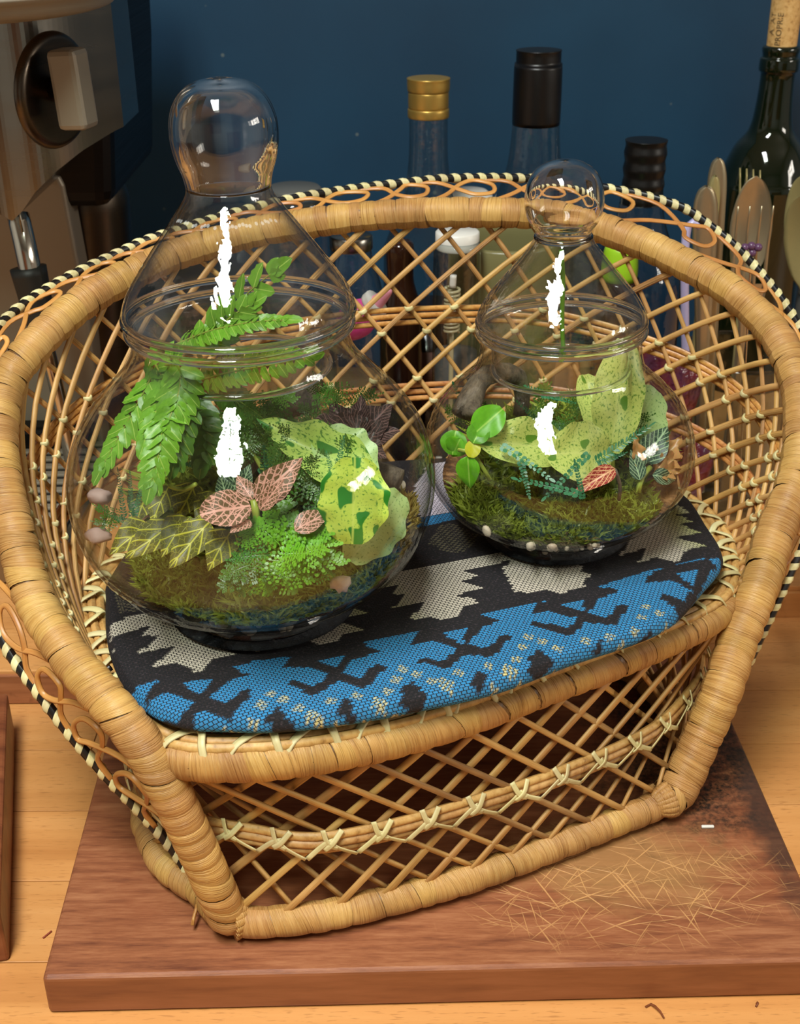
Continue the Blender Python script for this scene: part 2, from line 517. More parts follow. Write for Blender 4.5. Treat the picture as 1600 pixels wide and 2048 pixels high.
def box_vf(c, s, bev=0.0, R_=None):
    x, y, z = s[0] / 2, s[1] / 2, s[2] / 2
    if bev <= 0:
        V = [Vector((a * x, b * y, d * z)) for a in (-1, 1) for b in (-1, 1) for d in (-1, 1)]
        F = [(0, 1, 3, 2), (4, 6, 7, 5), (0, 4, 5, 1), (2, 3, 7, 6), (0, 2, 6, 4), (1, 5, 7, 3)]
    else:
        import bmesh
        bm = bmesh.new()
        bmesh.ops.create_cube(bm, size=1.0)
        for v in bm.verts:
            v.co = Vector((v.co.x * 2 * x, v.co.y * 2 * y, v.co.z * 2 * z))
        bmesh.ops.bevel(bm, geom=list(bm.edges), offset=bev, segments=2, affect='EDGES', profile=0.5)
        bm.verts.index_update()
        V = [v.co.copy() for v in bm.verts]
        F = [tuple(v.index for v in f.verts) for f in bm.faces]
        bm.free()
    if R_ is not None:
        V = [R_ @ v for v in V]
    return [v + Vector(c) for v in V], F

def box(name, c, s, m, parent=None, bev=0.0, R_=None):
    V, F = box_vf(c, s, bev, R_)
    return obj(name, V, F, m, parent, smooth=False)

def join(parts):
    V, F, U = [], [], []
    for p in parts:
        n = len(V)
        V += p[0]
        F += [tuple(i + n for i in f) for f in p[1]]
        if len(p) > 2: U += p[2]
    return V, F, (U if len(U) == len(V) else None)

def catmull(P, n=8, closed=False):
    P = [Vector(p) for p in P]
    k = len(P)
    out = []
    rng = range(k) if closed else range(k - 1)
    for i in rng:
        if closed:
            a, b, c, d = P[(i - 1) % k], P[i], P[(i + 1) % k], P[(i + 2) % k]
        else:
            a, b, c, d = P[max(i - 1, 0)], P[i], P[i + 1], P[min(i + 2, k - 1)]
        for j in range(n):
            t = j / n
            out.append(0.5 * ((2 * b) + (c - a) * t + (2 * a - 5 * b + 4 * c - d) * t * t + (3 * b - a - 3 * c + d) * t ** 3))
    if not closed:
        out.append(P[-1].copy())
    return out

class Path:
    """arc-length parametrised polyline with steady frames"""
    def __init__(s, P, closed=False, up=Vector((0, 0, 1))):
        s.P = [Vector(p) for p in P] + ([Vector(P[0])] if closed else [])
        s.closed = closed
        s.L = [0.0]
        for a, b in zip(s.P[:-1], s.P[1:]):
            s.L.append(s.L[-1] + (b - a).length)
        s.len = s.L[-1]
        s.T = []
        n = len(s.P)
        for i in range(n):
            if closed:
                a, b = s.P[(i - 1) % (n - 1)], s.P[(i + 1) % (n - 1)]
            else:
                a, b = s.P[max(i - 1, 0)], s.P[min(i + 1, n - 1)]
            s.T.append((b - a).normalized())
        # parallel transport
        u = up - s.T[0] * up.dot(s.T[0])
        if u.length < 1e-4:
            u = s.T[0].orthogonal()
        s.U = [u.normalized()]
        for i in range(1, n):
            u = s.U[-1] - s.T[i] * s.U[-1].dot(s.T[i])
            s.U.append(u.normalized())
    def ev(s, d):
        if s.closed: d = d % s.len
        d = min(max(d, 0.0), s.len)
        import bisect
        i = min(max(bisect.bisect_right(s.L, d) - 1, 0), len(s.P) - 2)
        t = (d - s.L[i]) / max(s.L[i + 1] - s.L[i], 1e-9)
        p = s.P[i].lerp(s.P[i + 1], t)
        T = s.T[i].lerp(s.T[i + 1], t).normalized()
        U = s.U[i].lerp(s.U[i + 1], t)
        U = (U - T * U.dot(T)).normalized()
        return p, T, U, T.cross(U)
    def near(s, q):
        return min(range(len(s.P)), key=lambda i: (s.P[i] - q).length)

def tube_vf(path, r, seg=10, n=None, a=0.0, b=None, cap=True, ell=1.0):
    """tube along a Path; r is a number or a function of 0..1; ell stretches the frame's U"""
    b = path.len if b is None else b
    n = n or max(4, int((b - a) / 0.006))
    V, F, U = [], [], []
    for i in range(n + 1):
        t = i / n
        p, T, Uv, W = path.ev(a + (b - a) * t) if not (path.closed and i == n) else path.ev(a + (b - a) * t - 1e-6)
        rr = r(t) if callable(r) else r
        for k in range(seg + 1):
            an = 2 * PI * k / seg
            V.append(p + Uv * (math.cos(an) * rr * ell) + W * (math.sin(an) * rr))
            U.append(((b - a) * t, k / seg))
    m_ = seg + 1
    for i in range(n):
        for k in range(seg):
            F.append((i * m_ + k, i * m_ + k + 1, (i + 1) * m_ + k + 1, (i + 1) * m_ + k))
    if cap:
        F.append(tuple(range(seg - 1, -1, -1)))
        F.append(tuple(n * m_ + k for k in range(seg)))
    return V, F, U

def tube(name, pts, r, m, parent=None, seg=10, smooth_n=6, n=None, cap=True):
    P = catmull(pts, smooth_n) if len(pts) > 2 else [Vector(p) for p in pts]
    V, F, U = tube_vf(Path(P), r, seg, n, cap=cap)
    return obj(name, V, F, m, parent, U)

def ribbon_vf(pts, nrm, w, th, smooth_n=4):
    """flat strip along pts; nrm: outward direction(s)"""
    P = catmull(pts, smooth_n) if len(pts) > 2 and smooth_n > 1 else [Vector(p) for p in pts]
    V, F, U = [], [], []
    n = len(P)
    d = 0
    for i, p in enumerate(P):
        T = (P[min(i + 1, n - 1)] - P[max(i - 1, 0)]).normalized()
        nn = nrm(p) if callable(nrm) else nrm
        nn = (nn - T * nn.dot(T))
        nn = nn.normalized() if nn.length > 1e-6 else T.orthogonal().normalized()
        S = T.cross(nn)
        if i: d += (P[i] - P[i - 1]).length
        for a, b in ((-1, 0.0), (-0.62, 1), (0, 0.82), (0.62, 1), (1, 0.0), (0.6, -1), (-0.6, -1)):
            V.append(p + S * (a * w / 2) + nn * (b * th / 2))
            U.append(((a + 1) * w / 2 * 1.3, d * 6))
    for i in range(n - 1):
        for k in range(7):
            F.append((i * 7 + k, i * 7 + (k + 1) % 7, (i + 1) * 7 + (k + 1) % 7, (i + 1) * 7 + k))
    F.append(tuple(range(6, -1, -1)))
    F.append(tuple((n - 1) * 7 + k for k in range(7)))
    return V, F, U

def lathe_vf(prof, seg=64, axis=None):
    V, F, U = [], [], []
    n = len(prof)
    for i, (r, z) in enumerate(prof):
        for k in range(seg + 1):
            a = 2 * PI * k / seg
            V.append(Vector((r * math.cos(a), r * math.sin(a), z)))
            U.append((k / seg, i / n))
    m_ = seg + 1
    for i in range(n - 1):
        for k in range(seg):
            q = (i * m_ + k, i * m_ + k + 1, (i + 1) * m_ + k + 1, (i + 1) * m_ + k)
            F.append(q)
    return V, F, U

def smooth_prof(P, n=5):
    Q = catmull([Vector((a, 0, b)) for a, b in P], n)
    return [(max(q.x, 0.0), q.z) for q in Q]

def shell_prof(P, th, n=5):
    """outer profile plus inner wall, so blown glass has a real thickness"""
    Q = smooth_prof(P, n)
    inner = []
    for i, (r, z) in enumerate(Q):
        a, b = Q[max(i - 1, 0)], Q[min(i + 1, len(Q) - 1)]
        t = Vector((b[0] - a[0], b[1] - a[1]))
        t = t.normalized() if t.length > 0 else Vector((0, 1))
        nx, nz_ = -t.y, t.x
        if r < 1e-6: inner.append((0.0, z + nz_ * th))
        else: inner.append((max(r + nx * th, 0.0), z + nz_ * th))
    return Q, inner

def lathe_obj(name, prof, m, parent, seg=64, tilt=None):
    """parent's origin is the lathe axis foot"""
    V, F, U = lathe_vf(prof, seg)
    me = mesh_data(name, V, F, m, U)
    o = link(name, me, parent)
    return o

def prism(name, poly, front, back, m, parent=None, bev=0.0):
    """polygon of world (x, z) pairs given thickness along y"""
    V = [Vector((x, front, z)) for x, z in poly] + [Vector((x, back, z)) for x, z in poly]
    n = len(poly)
    F = [tuple(range(n)), tuple(range(2 * n - 1, n - 1, -1))] + [(i, i + n, (i + 1) % n + n, (i + 1) % n) for i in range(n)]
    o = obj(name, V, F, m, parent, smooth=False)
    if bev:
        b = o.modifiers.new('bevel', 'BEVEL')
        b.width = bev
        b.segments = 3
    return o

# ------------------------------------------------------------------ the setting
def struct(name, V, F, m):
    return tag(obj(name, V, F, m, smooth=False), kind='structure')

V, F = box_vf((0.0, 1.20, 0.29), (3.44, 0.04, 2.38))
struct('wall_back', V, F, M['wall'])
V, F = box_vf((0.0, -0.36, -0.92), (3.44, 3.16, 0.04))
struct('floor', V, F, mat('dark_floor', lin(70, 52, 38), 0.4))
V, F = box_vf((-1.70, -0.36, 0.29), (0.04, 3.08, 2.38))
struct('wall_left', V, F, M['white_wall'])
V, F = box_vf((1.70, -0.36, 0.29), (0.04, 3.08, 2.38))
struct('wall_right', V, F, M['white_wall'])
V, F = box_vf((0.0, -1.92, 0.29), (3.44, 0.04, 2.38))
struct('wall_front', V, F, M['white_wall'])
V, F = [], []
for cy, cz, sy, sz in ((-0.145, 0, 0.03, 0.68), (0.145, 0, 0.03, 0.68), (0, 0.325, 0.26, 0.03), (0, -0.325, 0.26, 0.03), (0, 0, 0.26, 0.02)):
    v, f = box_vf((1.655, 0.20 + cy, 0.78 + cz), (0.045, sy, sz))
    n = len(V)
    V += v
    F += [tuple(i + n for i in g) for g in f]
struct('added_light_frame', V, F, M['white_wall'])  # frame put round the added right-hand light
# ceiling with the skylight opening
V, F = [], []
for x0, x1, y0, y1 in ((-1.72, WIN.x - 0.17, -1.94, 1.22), (WIN.x + 0.17, 1.72, -1.94, 1.22), (WIN.x - 0.17, WIN.x + 0.17, -1.94, WIN.y - 0.45), (WIN.x - 0.17, WIN.x + 0.17, WIN.y + 0.45, 1.22)):
    v, f = box_vf(((x0 + x1) / 2, (y0 + y1) / 2, 1.50), (x1 - x0, y1 - y0, 0.04))
    n = len(V)
    V += v
    F += [tuple(i + n for i in g) for g in f]
struct('ceiling', V, F, M['white_wall'])
V, F = box_vf((-1.15, -1.62, 0.10), (0.9, 0.5, 1.98), 0.004)
struct('unseen_cupboard_1', V, F, M['edge_brown'])  # unseen cupboard behind the camera, added for dark reflections in the glass
V, F = box_vf((1.05, -1.62, -0.20), (1.1, 0.5, 1.38), 0.004)
struct('unseen_cupboard_2', V, F, M['edge_brown'])  # second unseen cupboard, added for the same reflections

# skylight frame the daylight comes through (beyond the camera, seen only as reflections)
V, F = [], []
for cx, cy, sx, sy in ((0, 0, 0.022, 0.84), (-0.155, 0, 0.03, 0.9), (0.155, 0, 0.03, 0.9), (0, 0, 0.28, 0.03), (0, 0.435, 0.28, 0.03), (0, -0.435, 0.28, 0.03)):
    v, f = box_vf((cx, cy, 0.012), (sx, sy, 0.02))
    n = len(V)
    V += [WM @ q for q in v]
    F += [tuple(i + n for i in g) for g in f]
struct('window_1', V, F, M['white_wall'])

# ------------------------------------------------------------------ worktop of glued staves
wt = thing('worktop', (0.0, 0.4, 0.0), 'long beech worktop of glued staves under everything', 'worktop')
box('core', (0.0, 0.505, -0.022), (3.3, 1.33, 0.027), M['joint'], wt)
rows = []
y = -0.155
rs = random.Random(3)
row = 0
while y < 1.16:
    h = 0.052
    x = -1.3 + (row * 0.173) % 0.4
    if row == 10: pass
    first = True
    while x < 1.7:
        ln = rs.choice((0.34, 0.42, 0.55))
        if x + ln > -0.75 and x < 0.85:
            box('stave', (x + ln / 2, y + h / 2, -0.004), (ln - 0.0005, h - 0.0005, 0.008), M['beech'], wt, 0.0003)
        x += ln
    y += h
    row += 1

# the two raised boards at the back
lb = thing('wooden_board', (-0.40, 0.86, 0.0), 'thick wooden board under the steel coffee machine', 'board')
box('plank', (-0.37, 0.86, 0.0115), (0.54, 0.48, 0.022), M['beech'], lb, 0.0008)
box('front_edging', (-0.37, 0.6185, 0.0105), (0.54, 0.003, 0.020), M['beech_red'], lb, 0.0005)
rb = thing('wooden_board', (0.55, 0.93, 0.0), 'thick wooden board at right under the cutlery and green wine bottle', 'board')
box('plank', (0.55, 0.935, 0.0115), (0.86, 0.45, 0.022), M['beech'], rb, 0.0008)
box('front_edging', (0.55, 0.7085, 0.0095), (0.86, 0.003, 0.019), M['beech'], rb, 0.0005)
eb = thing('wooden_block', (-0.262, 0.46, 0.0), 'dark brown wooden block at the left edge of the photo', 'block')
p1, p2 = at(-2, 1900, z=0.02), at(14, 1440, z=0.02)
d = (p2 - p1).normalized()
c_ = (p1 + p2) / 2 - Vector((0.05, 0, 0))
V, F = box_vf((0, 0, 0), (0.10, (p2 - p1).length, 0.03), 0.0015, Matrix.Rotation(math.atan2(-d.x, d.y), 3, 'Z'))
obj('block_body', [v + Vector((c_.x, c_.y, 0.0151)) for v in V], F, M['edge_brown'], eb, smooth=False)

# ------------------------------------------------------------------ cutting board
BT = 0.022
cb = thing('cutting_board', (0.01, 0.53, 0.0), 'worn reddish brown chopping board with knife scores and a black stain under the wicker chair', 'cutting board')
fl, fr_ = at(83, 1957, z=BT), at(1640, 1921, z=BT)
ux = (fr_ - fl).normalized(); ux.z = 0
uy = Vector((-ux.y, ux.x, 0))
Wd, Dp = 0.347, 0.300
q = [fl, fl + ux * Wd, fl + ux * (Wd - 0.003) + uy * Dp, fl + uy * Dp - ux * 0.005]
import bmesh
def slab(name, q, z0, z1, m, parent, bev):
    bm = bmesh.new()
    a = [bm.verts.new((p.x, p.y, z0)) for p in q]
    b = [bm.verts.new((p.x, p.y, z1)) for p in q]
    bm.faces.new(a[::-1]); bm.faces.new(b)
    n = len(q)
    for i in range(n):
        bm.faces.new((a[i], a[(i + 1) % n], b[(i + 1) % n], b[i]))
    bmesh.ops.bevel(bm, geom=list(bm.edges), offset=bev, segments=3, affect='EDGES', profile=0.5)
    bm.verts.index_update()
    V = [v.co.copy() for v in bm.verts]; F = [tuple(v.index for v in f.verts) for f in bm.faces]
    bm.free()
    return obj(name, V, F, m, parent, smooth=False)
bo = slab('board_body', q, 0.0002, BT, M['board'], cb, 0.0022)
me = bo.data
# object coordinates of the board material are world-like: shift mesh so the object sits at the world origin
me.materials.append(M['board_side'])
for p_ in me.polygons:
    if abs(p_.normal.z) < 0.5: p_.material_index = 1

# ------------------------------------------------------------------ wicker chair
CHR = thing('wicker_chair', (0.01, 0.53, BT), 'small peacock-style wicker cane chair with a black and cream striped rim on the chopping board', 'chair')
HPT = [(462, 1850, .562), (423, 1758, .545), (373, 1650, .53), (333, 1570, .52), (275, 1475, .515), (206, 1392, .52), (146, 1322, .53), (97, 1250, .54), (62, 1180, .55), (22, 1037, .565), (1, 925, .58), (0, 851, .592), (12, 780, .605), (38, 728, .615), (105, 655, .63), (190, 588, .65), (305, 528, .675), (380, 500, .69), (500, 466, .70), (622, 446, .705), (716, 434, .708), (841, 426, .71), (960, 425, .715), (1060, 428, .718), (1160, 443, .716), (1285, 487, .708), (1364, 525, .70), (1421, 556, .694), (1473, 591, .688), (1527, 642, .68), (1566, 694, .672), (1596, 770, .662), (1604, 855, .652), (1592, 960, .642), (1550, 1066, .637), (1519, 1172, .630), (1476, 1279, .626), (1442, 1385, .624), (1396, 1491, .627), (1360, 1571, .63), (1322, 1636, .632)]
HOOP = Path([Vector((p.x, p.y, max(p.z, BT + 0.0098))) for p in catmull([at(a, b, d=c) for a, b, c in HPT], 8)])
HR = 0.0088
SEAT_Z = 0.118
SEAT = Path(catmull([(-.098, .413, .1205), (-.0625, .4094, .12), (-.0217, .4187, .119), (.0208, .4371, .118), (.0668, .4644, .117), (.1175, .4963, .116), (.1577, .5272, .115), (.1735, .556, .116), (.1770, .5997, .118), (.163, .638, .12), (.13, .664, .121), (.07, .678, .1208), (.01, .677, .1208), (-.05, .660, .1208), (-.10, .628, .1208), (-.14, .585, .1208), (-.1575, .542, .1208), (-.153, .509, .1208), (-.140, .475, .1208), (-.122, .441, .1208)], 8, True), True)
BASE = Path(catmull([(-.0755, .4125, .030), (-.042, .4136, .030), (-.006, .4238, .030), (.031, .4376, .030), (.0705, .457, .030), (.107, .476, .030), (.1264, .4868, .030), (.146, .51, .030), (.151, .55, .030), (.136, .60, .030), (.09, .635, .030), (.03, .65, .030), (-.03, .64, .030), (-.08, .61, .030), (-.115, .56, .030), (-.13, .51, .030), (-.1282, .4827, .030), (-.1232, .468, .030), (-.1125, .4475, .030), (-.0937, .4311, .030)], 8, True), True)
rnd = random.Random(11)

def wrap(path, a, b, r, wid, parent, name='wrap_band', m=None, seg=16, ell=1.0, skew=0.10, vary=0.35):
    """cane bands wound side by side round a rod: every band a piece of its own, its edge standing proud of the next"""
    d = a
    tilt = skew
    while d < b - 0.001:
        w = wid * rnd.uniform(1 - vary, 1 + vary)
        e = min(d + w, b)
        if b - e < wid * 0.4: e = b
        t0 = tilt
        tilt = skew + rnd.uniform(-0.06, 0.06) + rnd.choice((0, 0, 0, 0.12, -0.10))
        ph = rnd.uniform(-0.4, 0.4) + 0.8
        rr = (r(d / path.len) if callable(r) else r) * rnd.uniform(0.99, 1.025)
        r0 = rr
        V, F, U = [], [], []
        rowsn = 5
        for i in range(rowsn):
            t = i / (rowsn - 1)
            pr = (0.955, 1.016, 1.022, 1.014, 0.950)[i]
            for k in range(seg + 1):
                an = 2 * PI * k / seg
                off = r0 * (t0 * (1 - t) + tilt * t) * 2.2 * math.sin(an - ph)
                p, T, Uv, W = path.ev(d + (e - d) * t + off)
                V.append(p + Uv * (math.cos(an) * rr * pr * ell) + W * (math.sin(an) * rr * pr))
                U.append((d + (e - d) * t, k / seg * 0.5 + d * 3))
        for i in range(rowsn - 1):
            for k in range(seg):
                F.append((i * (seg + 1) + k, i * (seg + 1) + k + 1, (i + 1) * (seg + 1) + k + 1, (i + 1) * (seg + 1) + k))
        obj(name, V, F, m or M['cane'], parent, U)
        d = e

V, F, U = tube_vf(HOOP, HR * 0.90, 12)
hoop = obj('hoop', V, F, M['cane_dark'], CHR, U)
wrap(HOOP, 0.0, HOOP.len, lambda q: HR * (1 + 0.13 * max(0, min(1, (q - 0.72) / 0.12)) - 0.05 * max(0, 1 - abs(q - 0.5) / 0.15)), 0.0088, hoop)
# turned knots of cane where the hoop meets the board
for nm, dd, sg in (('foot_knot', 0.0, 1), ('foot_knot', HOOP.len, -1)):
    p, T, Uv, W = HOOP.ev(dd)
    parts = []
    for j in range(7):
        a0 = -0.9 + j * 0.28
        dirv = (-T * sg)
        pts = []
        for k in range(13):
            th = PI * k / 12
            side = (W * math.cos(a0) + Uv * math.sin(a0))
            pts.append(p - dirv * 0.010 + side * (0.0088 * math.cos(th)) + dirv * (0.0085 * math.sin(th)) + dirv * 0.009)
        P_ = Path(pts)
        parts.append(tube_vf(P_, 0.0026, 6, 12))
    V, F, U = join(parts)
    V = [Vector((v.x, v.y, max(v.z, BT + 0.0006))) for v in V]
    obj(nm, V, F, M['cane'], CHR, U)

# front seat rim: wound rod from hoop to hoop, with a bundle of reeds on top
s_l = SEAT.L[SEAT.near(at(318, 1502, z=0.1215))]
s_r = SEAT.L[SEAT.near(at(1462, 1222, z=0.115))]
if s_l > SEAT.len / 2: s_l -= SEAT.len
V, F, U = tube_vf(SEAT, 0.0056, 10, ell=1.25)
rim = obj('seat_rim', V, F, M['cane_dark'], CHR, U)
wrap(SEAT, s_l + 0.006, s_r + 0.004, 0.0060, 0.0098, rim, 'rim_band', seg=12, ell=1.30, skew=0.18, vary=0.3)
for a_ in (s_r + 0.055, s_r + 0.115, s_l - 0.06, s_l - 0.12, s_l - 0.19):
    wrap(SEAT, a_, a_ + 0.012, 0.0062, 0.006, rim, 'rim_band', seg=12, ell=1.3, skew=0.2)
cen = Vector((0.01, 0.545, 0))
def inward(p):
    v = cen - Vector((p.x, p.y, 0)); v.z = 0
    return v.normalized()
for k, (dn, dz, rr) in enumerate(((0.001, 0.0080, 0.0023), (0.0052, 0.0086, 0.0023), (0.0092, 0.0074, 0.0023))):
    pts = [p + inward(p) * dn + Vector((0, 0, dz)) for p in SEAT.P[:-1]]
    V, F, U = tube_vf(Path(pts, True), rr, 8, 160)
    obj('rim_reed', V, F, M['reed'], CHR, U)
# cross lashings over the reeds
d = s_l + 0.012
while d < s_l + SEAT.len - 0.01:
    front = d < s_r + 0.01
    p, T, Uv, W = SEAT.ev(d)
    inn = inward(p)
    T = Vector((T.x, T.y, 0)).normalized()
    c0 = p + inn * 0.005 + Vector((0, 0, 0.0100))
    prt = []
    sg = 1 if rnd.random() < 0.7 else -1
    wL = 0.0038
    hw = rnd.uniform(0.006, 0.010)
    zz = Vector((0, 0, 1))
    def arch(a0, a1):
        return [c0 + T * a0 - inn * 0.0070 - zz * 0.0055, c0 + T * (a0 * 0.8 + a1 * 0.2) - inn * 0.0045 - zz * 0.0002, c0 + T * (a0 * 0.5 + a1 * 0.5) + inn * 0.001 + zz * 0.0016, c0 + T * (a0 * 0.2 + a1 * 0.8) + inn * 0.0045 + zz * 0.001, c0 + T * a1 + inn * 0.0075 - zz * 0.005]
    up_n = (zz - inn * 0.4).normalized()
    prt.append(ribbon_vf(arch(-hw * 1.0, hw * 0.25), up_n, wL, 0.0010))
    prt.append(ribbon_vf([q + zz * 0.0009 for q in arch(hw * 1.35, -hw * 0.15)], up_n, wL * 0.9, 0.0010))
    V, F, U = join(prt)
    obj('rim_lashing', V, F, M['pith'], CHR, U)
    d += rnd.uniform(0.016, 0.023) if not front else rnd.uniform(0.018, 0.030)

# base ring
V, F, U = tube_vf(BASE, 0.0066, 10, 120)
bring = obj('base_ring', V, F, M['cane_dark'], CHR, U)
wrap(BASE, 0.0, BASE.len, 0.0072, 0.0125, bring, 'base_band', seg=12, skew=0.12, vary=0.35)

# skirt lattice between seat rim and base ring
DS = 0.112
S0 = SEAT.L[SEAT.near(at(330, 1500, z=0.1215))] / SEAT.len
if S0 > 0.5: S0 -= 1
B0 = 0.0
def sk(tb, ts):
    b = BASE.ev((tb + B0) * BASE.len)[0] + Vector((0, 0, 0.003))
    s = SEAT.ev((ts + S0) * SEAT.len)[0] + Vector((0, 0, -0.003))
    return b, s
NS = 38
for i in range(NS):
    t = i / NS
    j = rnd.uniform(-0.002, 0.002)
    b, s = sk(t + j, t + DS * 1.15 - j)
    mid = (b + s) / 2
    o_ = -inward(mid)
    V, F, U = ribbon_vf([b + o_ * 0.0016, mid + o_ * 0.0014, s + o_ * 0.0016], -inward(mid), rnd.choice((0.0034, 0.0038, 0.0042)), 0.0020, 3)
    obj('skirt_reed', V, F, M['reed'], CHR, U)
    b, s = sk(t + 0.011 + j, t + 0.011 - DS * 0.95)
    mid = (b + s) / 2
    V, F, U = ribbon_vf([b, mid, s], -inward(mid), rnd.choice((0.0028, 0.0032)), 0.0020, 3)
    obj('skirt_reed', V, F, M['dark_reed'] if rnd.random() < 0.35 else M['reed'], CHR, U)
# waist band of three reeds with bow lashings
WB = []
for k in range(80):
    t = k / 80
    b1, s1 = sk(t - DS * 0.5 * 1.05, t + DS * 0.5 * 1.05)
    m_ = b1.lerp(s1, 0.46)
    WB.append(m_ - inward(m_) * 0.0042)
WBP = Path(WB, True)
for k in range(3):
    V, F, U = tube_vf(Path([p + Vector((0, 0, (k - 1) * 0.0036)) - inward(p) * (0.0008 if k == 1 else 0) for p in WB], True), 0.0020, 8, 160)
    obj('waist_reed', V, F, M['reed'], CHR, U)
n_ = NS
for k in range(n_):
    t = (k + 0.5) / n_
    p, T, Uv, W = WBP.ev(t * WBP.len)
    o_ = -inward(p)
    # bows only where the photograph shows the band (front and sides)
    if p.y > 0.60: continue
    hs = WBP.len / n_ / 2
    z = Vector((0, 0, 1))
    j = rnd.uniform(-0.001, 0.001)
    zig = [p - T * hs - z * 0.0058 + o_ * 0.0032, p - T * hs * 0.3 + z * (0.001 + j) + o_ * 0.0042, p + z * 0.0034 + o_ * 0.0036 + T * j]
    zag = [p - z * -0.0034 + o_ * 0.0040 - T * 0.001, p + T * hs * 0.3 - z * 0.0006 + o_ * 0.0046, p + T * hs - z * 0.0058 + o_ * 0.0036]
    h1 = [p - T * 0.0042 + z * 0.0085 + o_ * 0.0022, p - T * 0.0012 + z * 0.0020 + o_ * 0.0046, p + T * 0.003 - z * 0.001 + o_ * 0.0046]
    h2 = [p + T * 0.0042 + z * 0.0075 + o_ * 0.0022, p + T * 0.0008 + z * 0.0024 + o_ * 0.0050, p - T * 0.003 - z * 0.001 + o_ * 0.0044]
    V, F, U = join([ribbon_vf(zig, o_, 0.0024, 0.0007), ribbon_vf(zag, o_, 0.0024, 0.0007), ribbon_vf(h1, o_, 0.0026, 0.0007), ribbon_vf(h2, o_, 0.0026, 0.0007)])
    obj('bow_lashing', V, F, M['pith'], CHR, U)

# back lattice: two families of reeds from the seat rim up to the hoop
h_l = HOOP.L[HOOP.near(at(333, 1570, d=0.52))]
h_r = HOOP.L[HOOP.near(at(1476, 1270, d=0.626))]
hb_l = HOOP.L[HOOP.near(at(62, 1180, d=0.55))]
hb_r = HOOP.L[HOOP.near(at(1550, 1066, d=0.637))]
bs_r, bs_l = s_r, s_l + SEAT.len
def HB(t):
    t = min(max(t, 0.0), 1.0)
    return HOOP.ev(hb_l + (hb_r - hb_l) * t)[0]
def SB(t):
    return SEAT.ev(bs_l + (bs_r - bs_l) * t)[0] + Vector((0, 0, 0.006))
def gw(w):
    return w - 0.45 * math.sin(2 * PI * w) / (2 * PI)
def smap(t):       # seat parameter matching a hoop parameter
    return t
DB = 0.145
NB = 37
bc = Vector((0.01, 0.45, 0.25))
def outb(p):
    v = p - bc; v.z *= 0.15
    return v.normalized()
def backpt(ts, th, v, off=0.0):
    a, b = SB(ts), HB(th)
    p = a.lerp(b, v)
    sag = math.sin(PI * v) * 0.004
    return p + outb(p) * (sag + off)
A_, B_ = [], []
for i in range(NB + 1):
    t = 0.01 + 0.98 * i / NB
    th = t + DB
    vmax = 1.0
    if th > 1: vmax = max(0.12, (1 - t) / DB)
    A_.append((t, th, vmax))
    th2 = t - DB
    vmax2 = 1.0
    if th2 < 0: vmax2 = max(0.12, t / DB)
    B_.append((t, th2, vmax2))
def tri_pt(t, th, v, off):
    # ruled surface point at lattice coordinate (t + (th - t) v, v)
    w = t + (th - t) * v
    w = min(max(w, 0.004), 0.996)
    a, b = SB(gw(w)), HB(gw(w))
    p = a.lerp(b, v)
    return p + outb(p) * (math.sin(PI * v) * 0.004 + off)
for fam, off, ww in ((A_, -0.0011, 0.0034), (B_, 0.0011, 0.0028)):
    for t, th, vm in fam:
        pts = [tri_pt(t, th, v * vm, off) for v in (0, 0.2, 0.4, 0.6, 0.8, 1.0)]
        V, F, U = ribbon_vf(pts, outb, ww * rnd.uniform(0.9, 1.15), 0.0020, 3)
        obj('back_reed', V, F, M['reed'] if rnd.random() < 0.75 else M['cane'], CHR, U)
for vr in (0.60, 0.30):
    for k in range(3):
        pts = [tri_pt(w, w, vr + (k - 1) * 0.026, 0.0036) for w in [i / 60 for i in range(61)]]
        V, F, U = tube_vf(Path(pts), 0.0017, 6, 120)
        obj('back_hoop_reed', V, F, M['reed2'], CHR, U)
# small pale ties at the crossings next to those rings
step = 0.98 / NB
tie_me = None
for k in (round(0.68 / (step / (2 * DB))), round(0.53 / (step / (2 * DB))), round(0.38 / (step / (2 * DB))), round(0.23 / (step / (2 * DB)))):
    v = k * step / (2 * DB)
    for i in range(NB + 1):
        w = 0.01 + 0.98 * i / NB + DB * v
        if w > 0.985 or w < 0.015: continue
        p = tri_pt(w, w, v, -0.0016)
        o_ = -outb(p)
        T = (tri_pt(w + 0.01, w + 0.01, v, 0) - p).normalized()
        T = (T + Vector((0, 0, rnd.uniform(-0.35, 0.5)))).normalized()
        V, F, U = ribbon_vf([p - T * 0.0026 - o_ * 0.0016, p - T * 0.0012 + o_ * 0.0014, p + T * 0.0012 + o_ * 0.0014, p + T * 0.0026 - o_ * 0.0016], o_, 0.0026, 0.0012, 2)
        obj('tie', V, F, M['pith'], CHR, U)

# striped outer rim
OPT = [(398, 1792, .575), (358, 1715, .58), (289, 1632, .572), (213, 1552, .565), (141, 1469, .56), (72, 1379, .56), (7, 1285, .565), (-46, 1150, .575), (-72, 1000, .585), (-66, 850, .60), (-36, 720, .62), (16, 634, .64), (122, 562, .665), (250, 500, .69), (300, 478, .70), (440, 434, .72), (571, 400, .73), (697, 379, .738), (826, 364, .742), (900, 357, .745), (1029, 356, .748), (1130, 363, .748), (1227, 379, .745), (1295, 393, .742), (1369, 417, .736), (1416, 449, .73), (1463, 486, .724), (1495, 517, .718), (1532, 559, .710), (1568, 606, .702), (1597, 655, .694), (1640, 760, .68), (1660, 870, .668), (1646, 980, .655), (1606, 1085, .646), (1560, 1190, .640), (1508, 1300, .636), (1452, 1424, .634), (1425, 1500, .634)]
ORIM = Path(catmull([at(a, b, d=c) for a, b, c in OPT], 8))
V, F, U = tube_vf(ORIM, 0.0025, 8, 260)
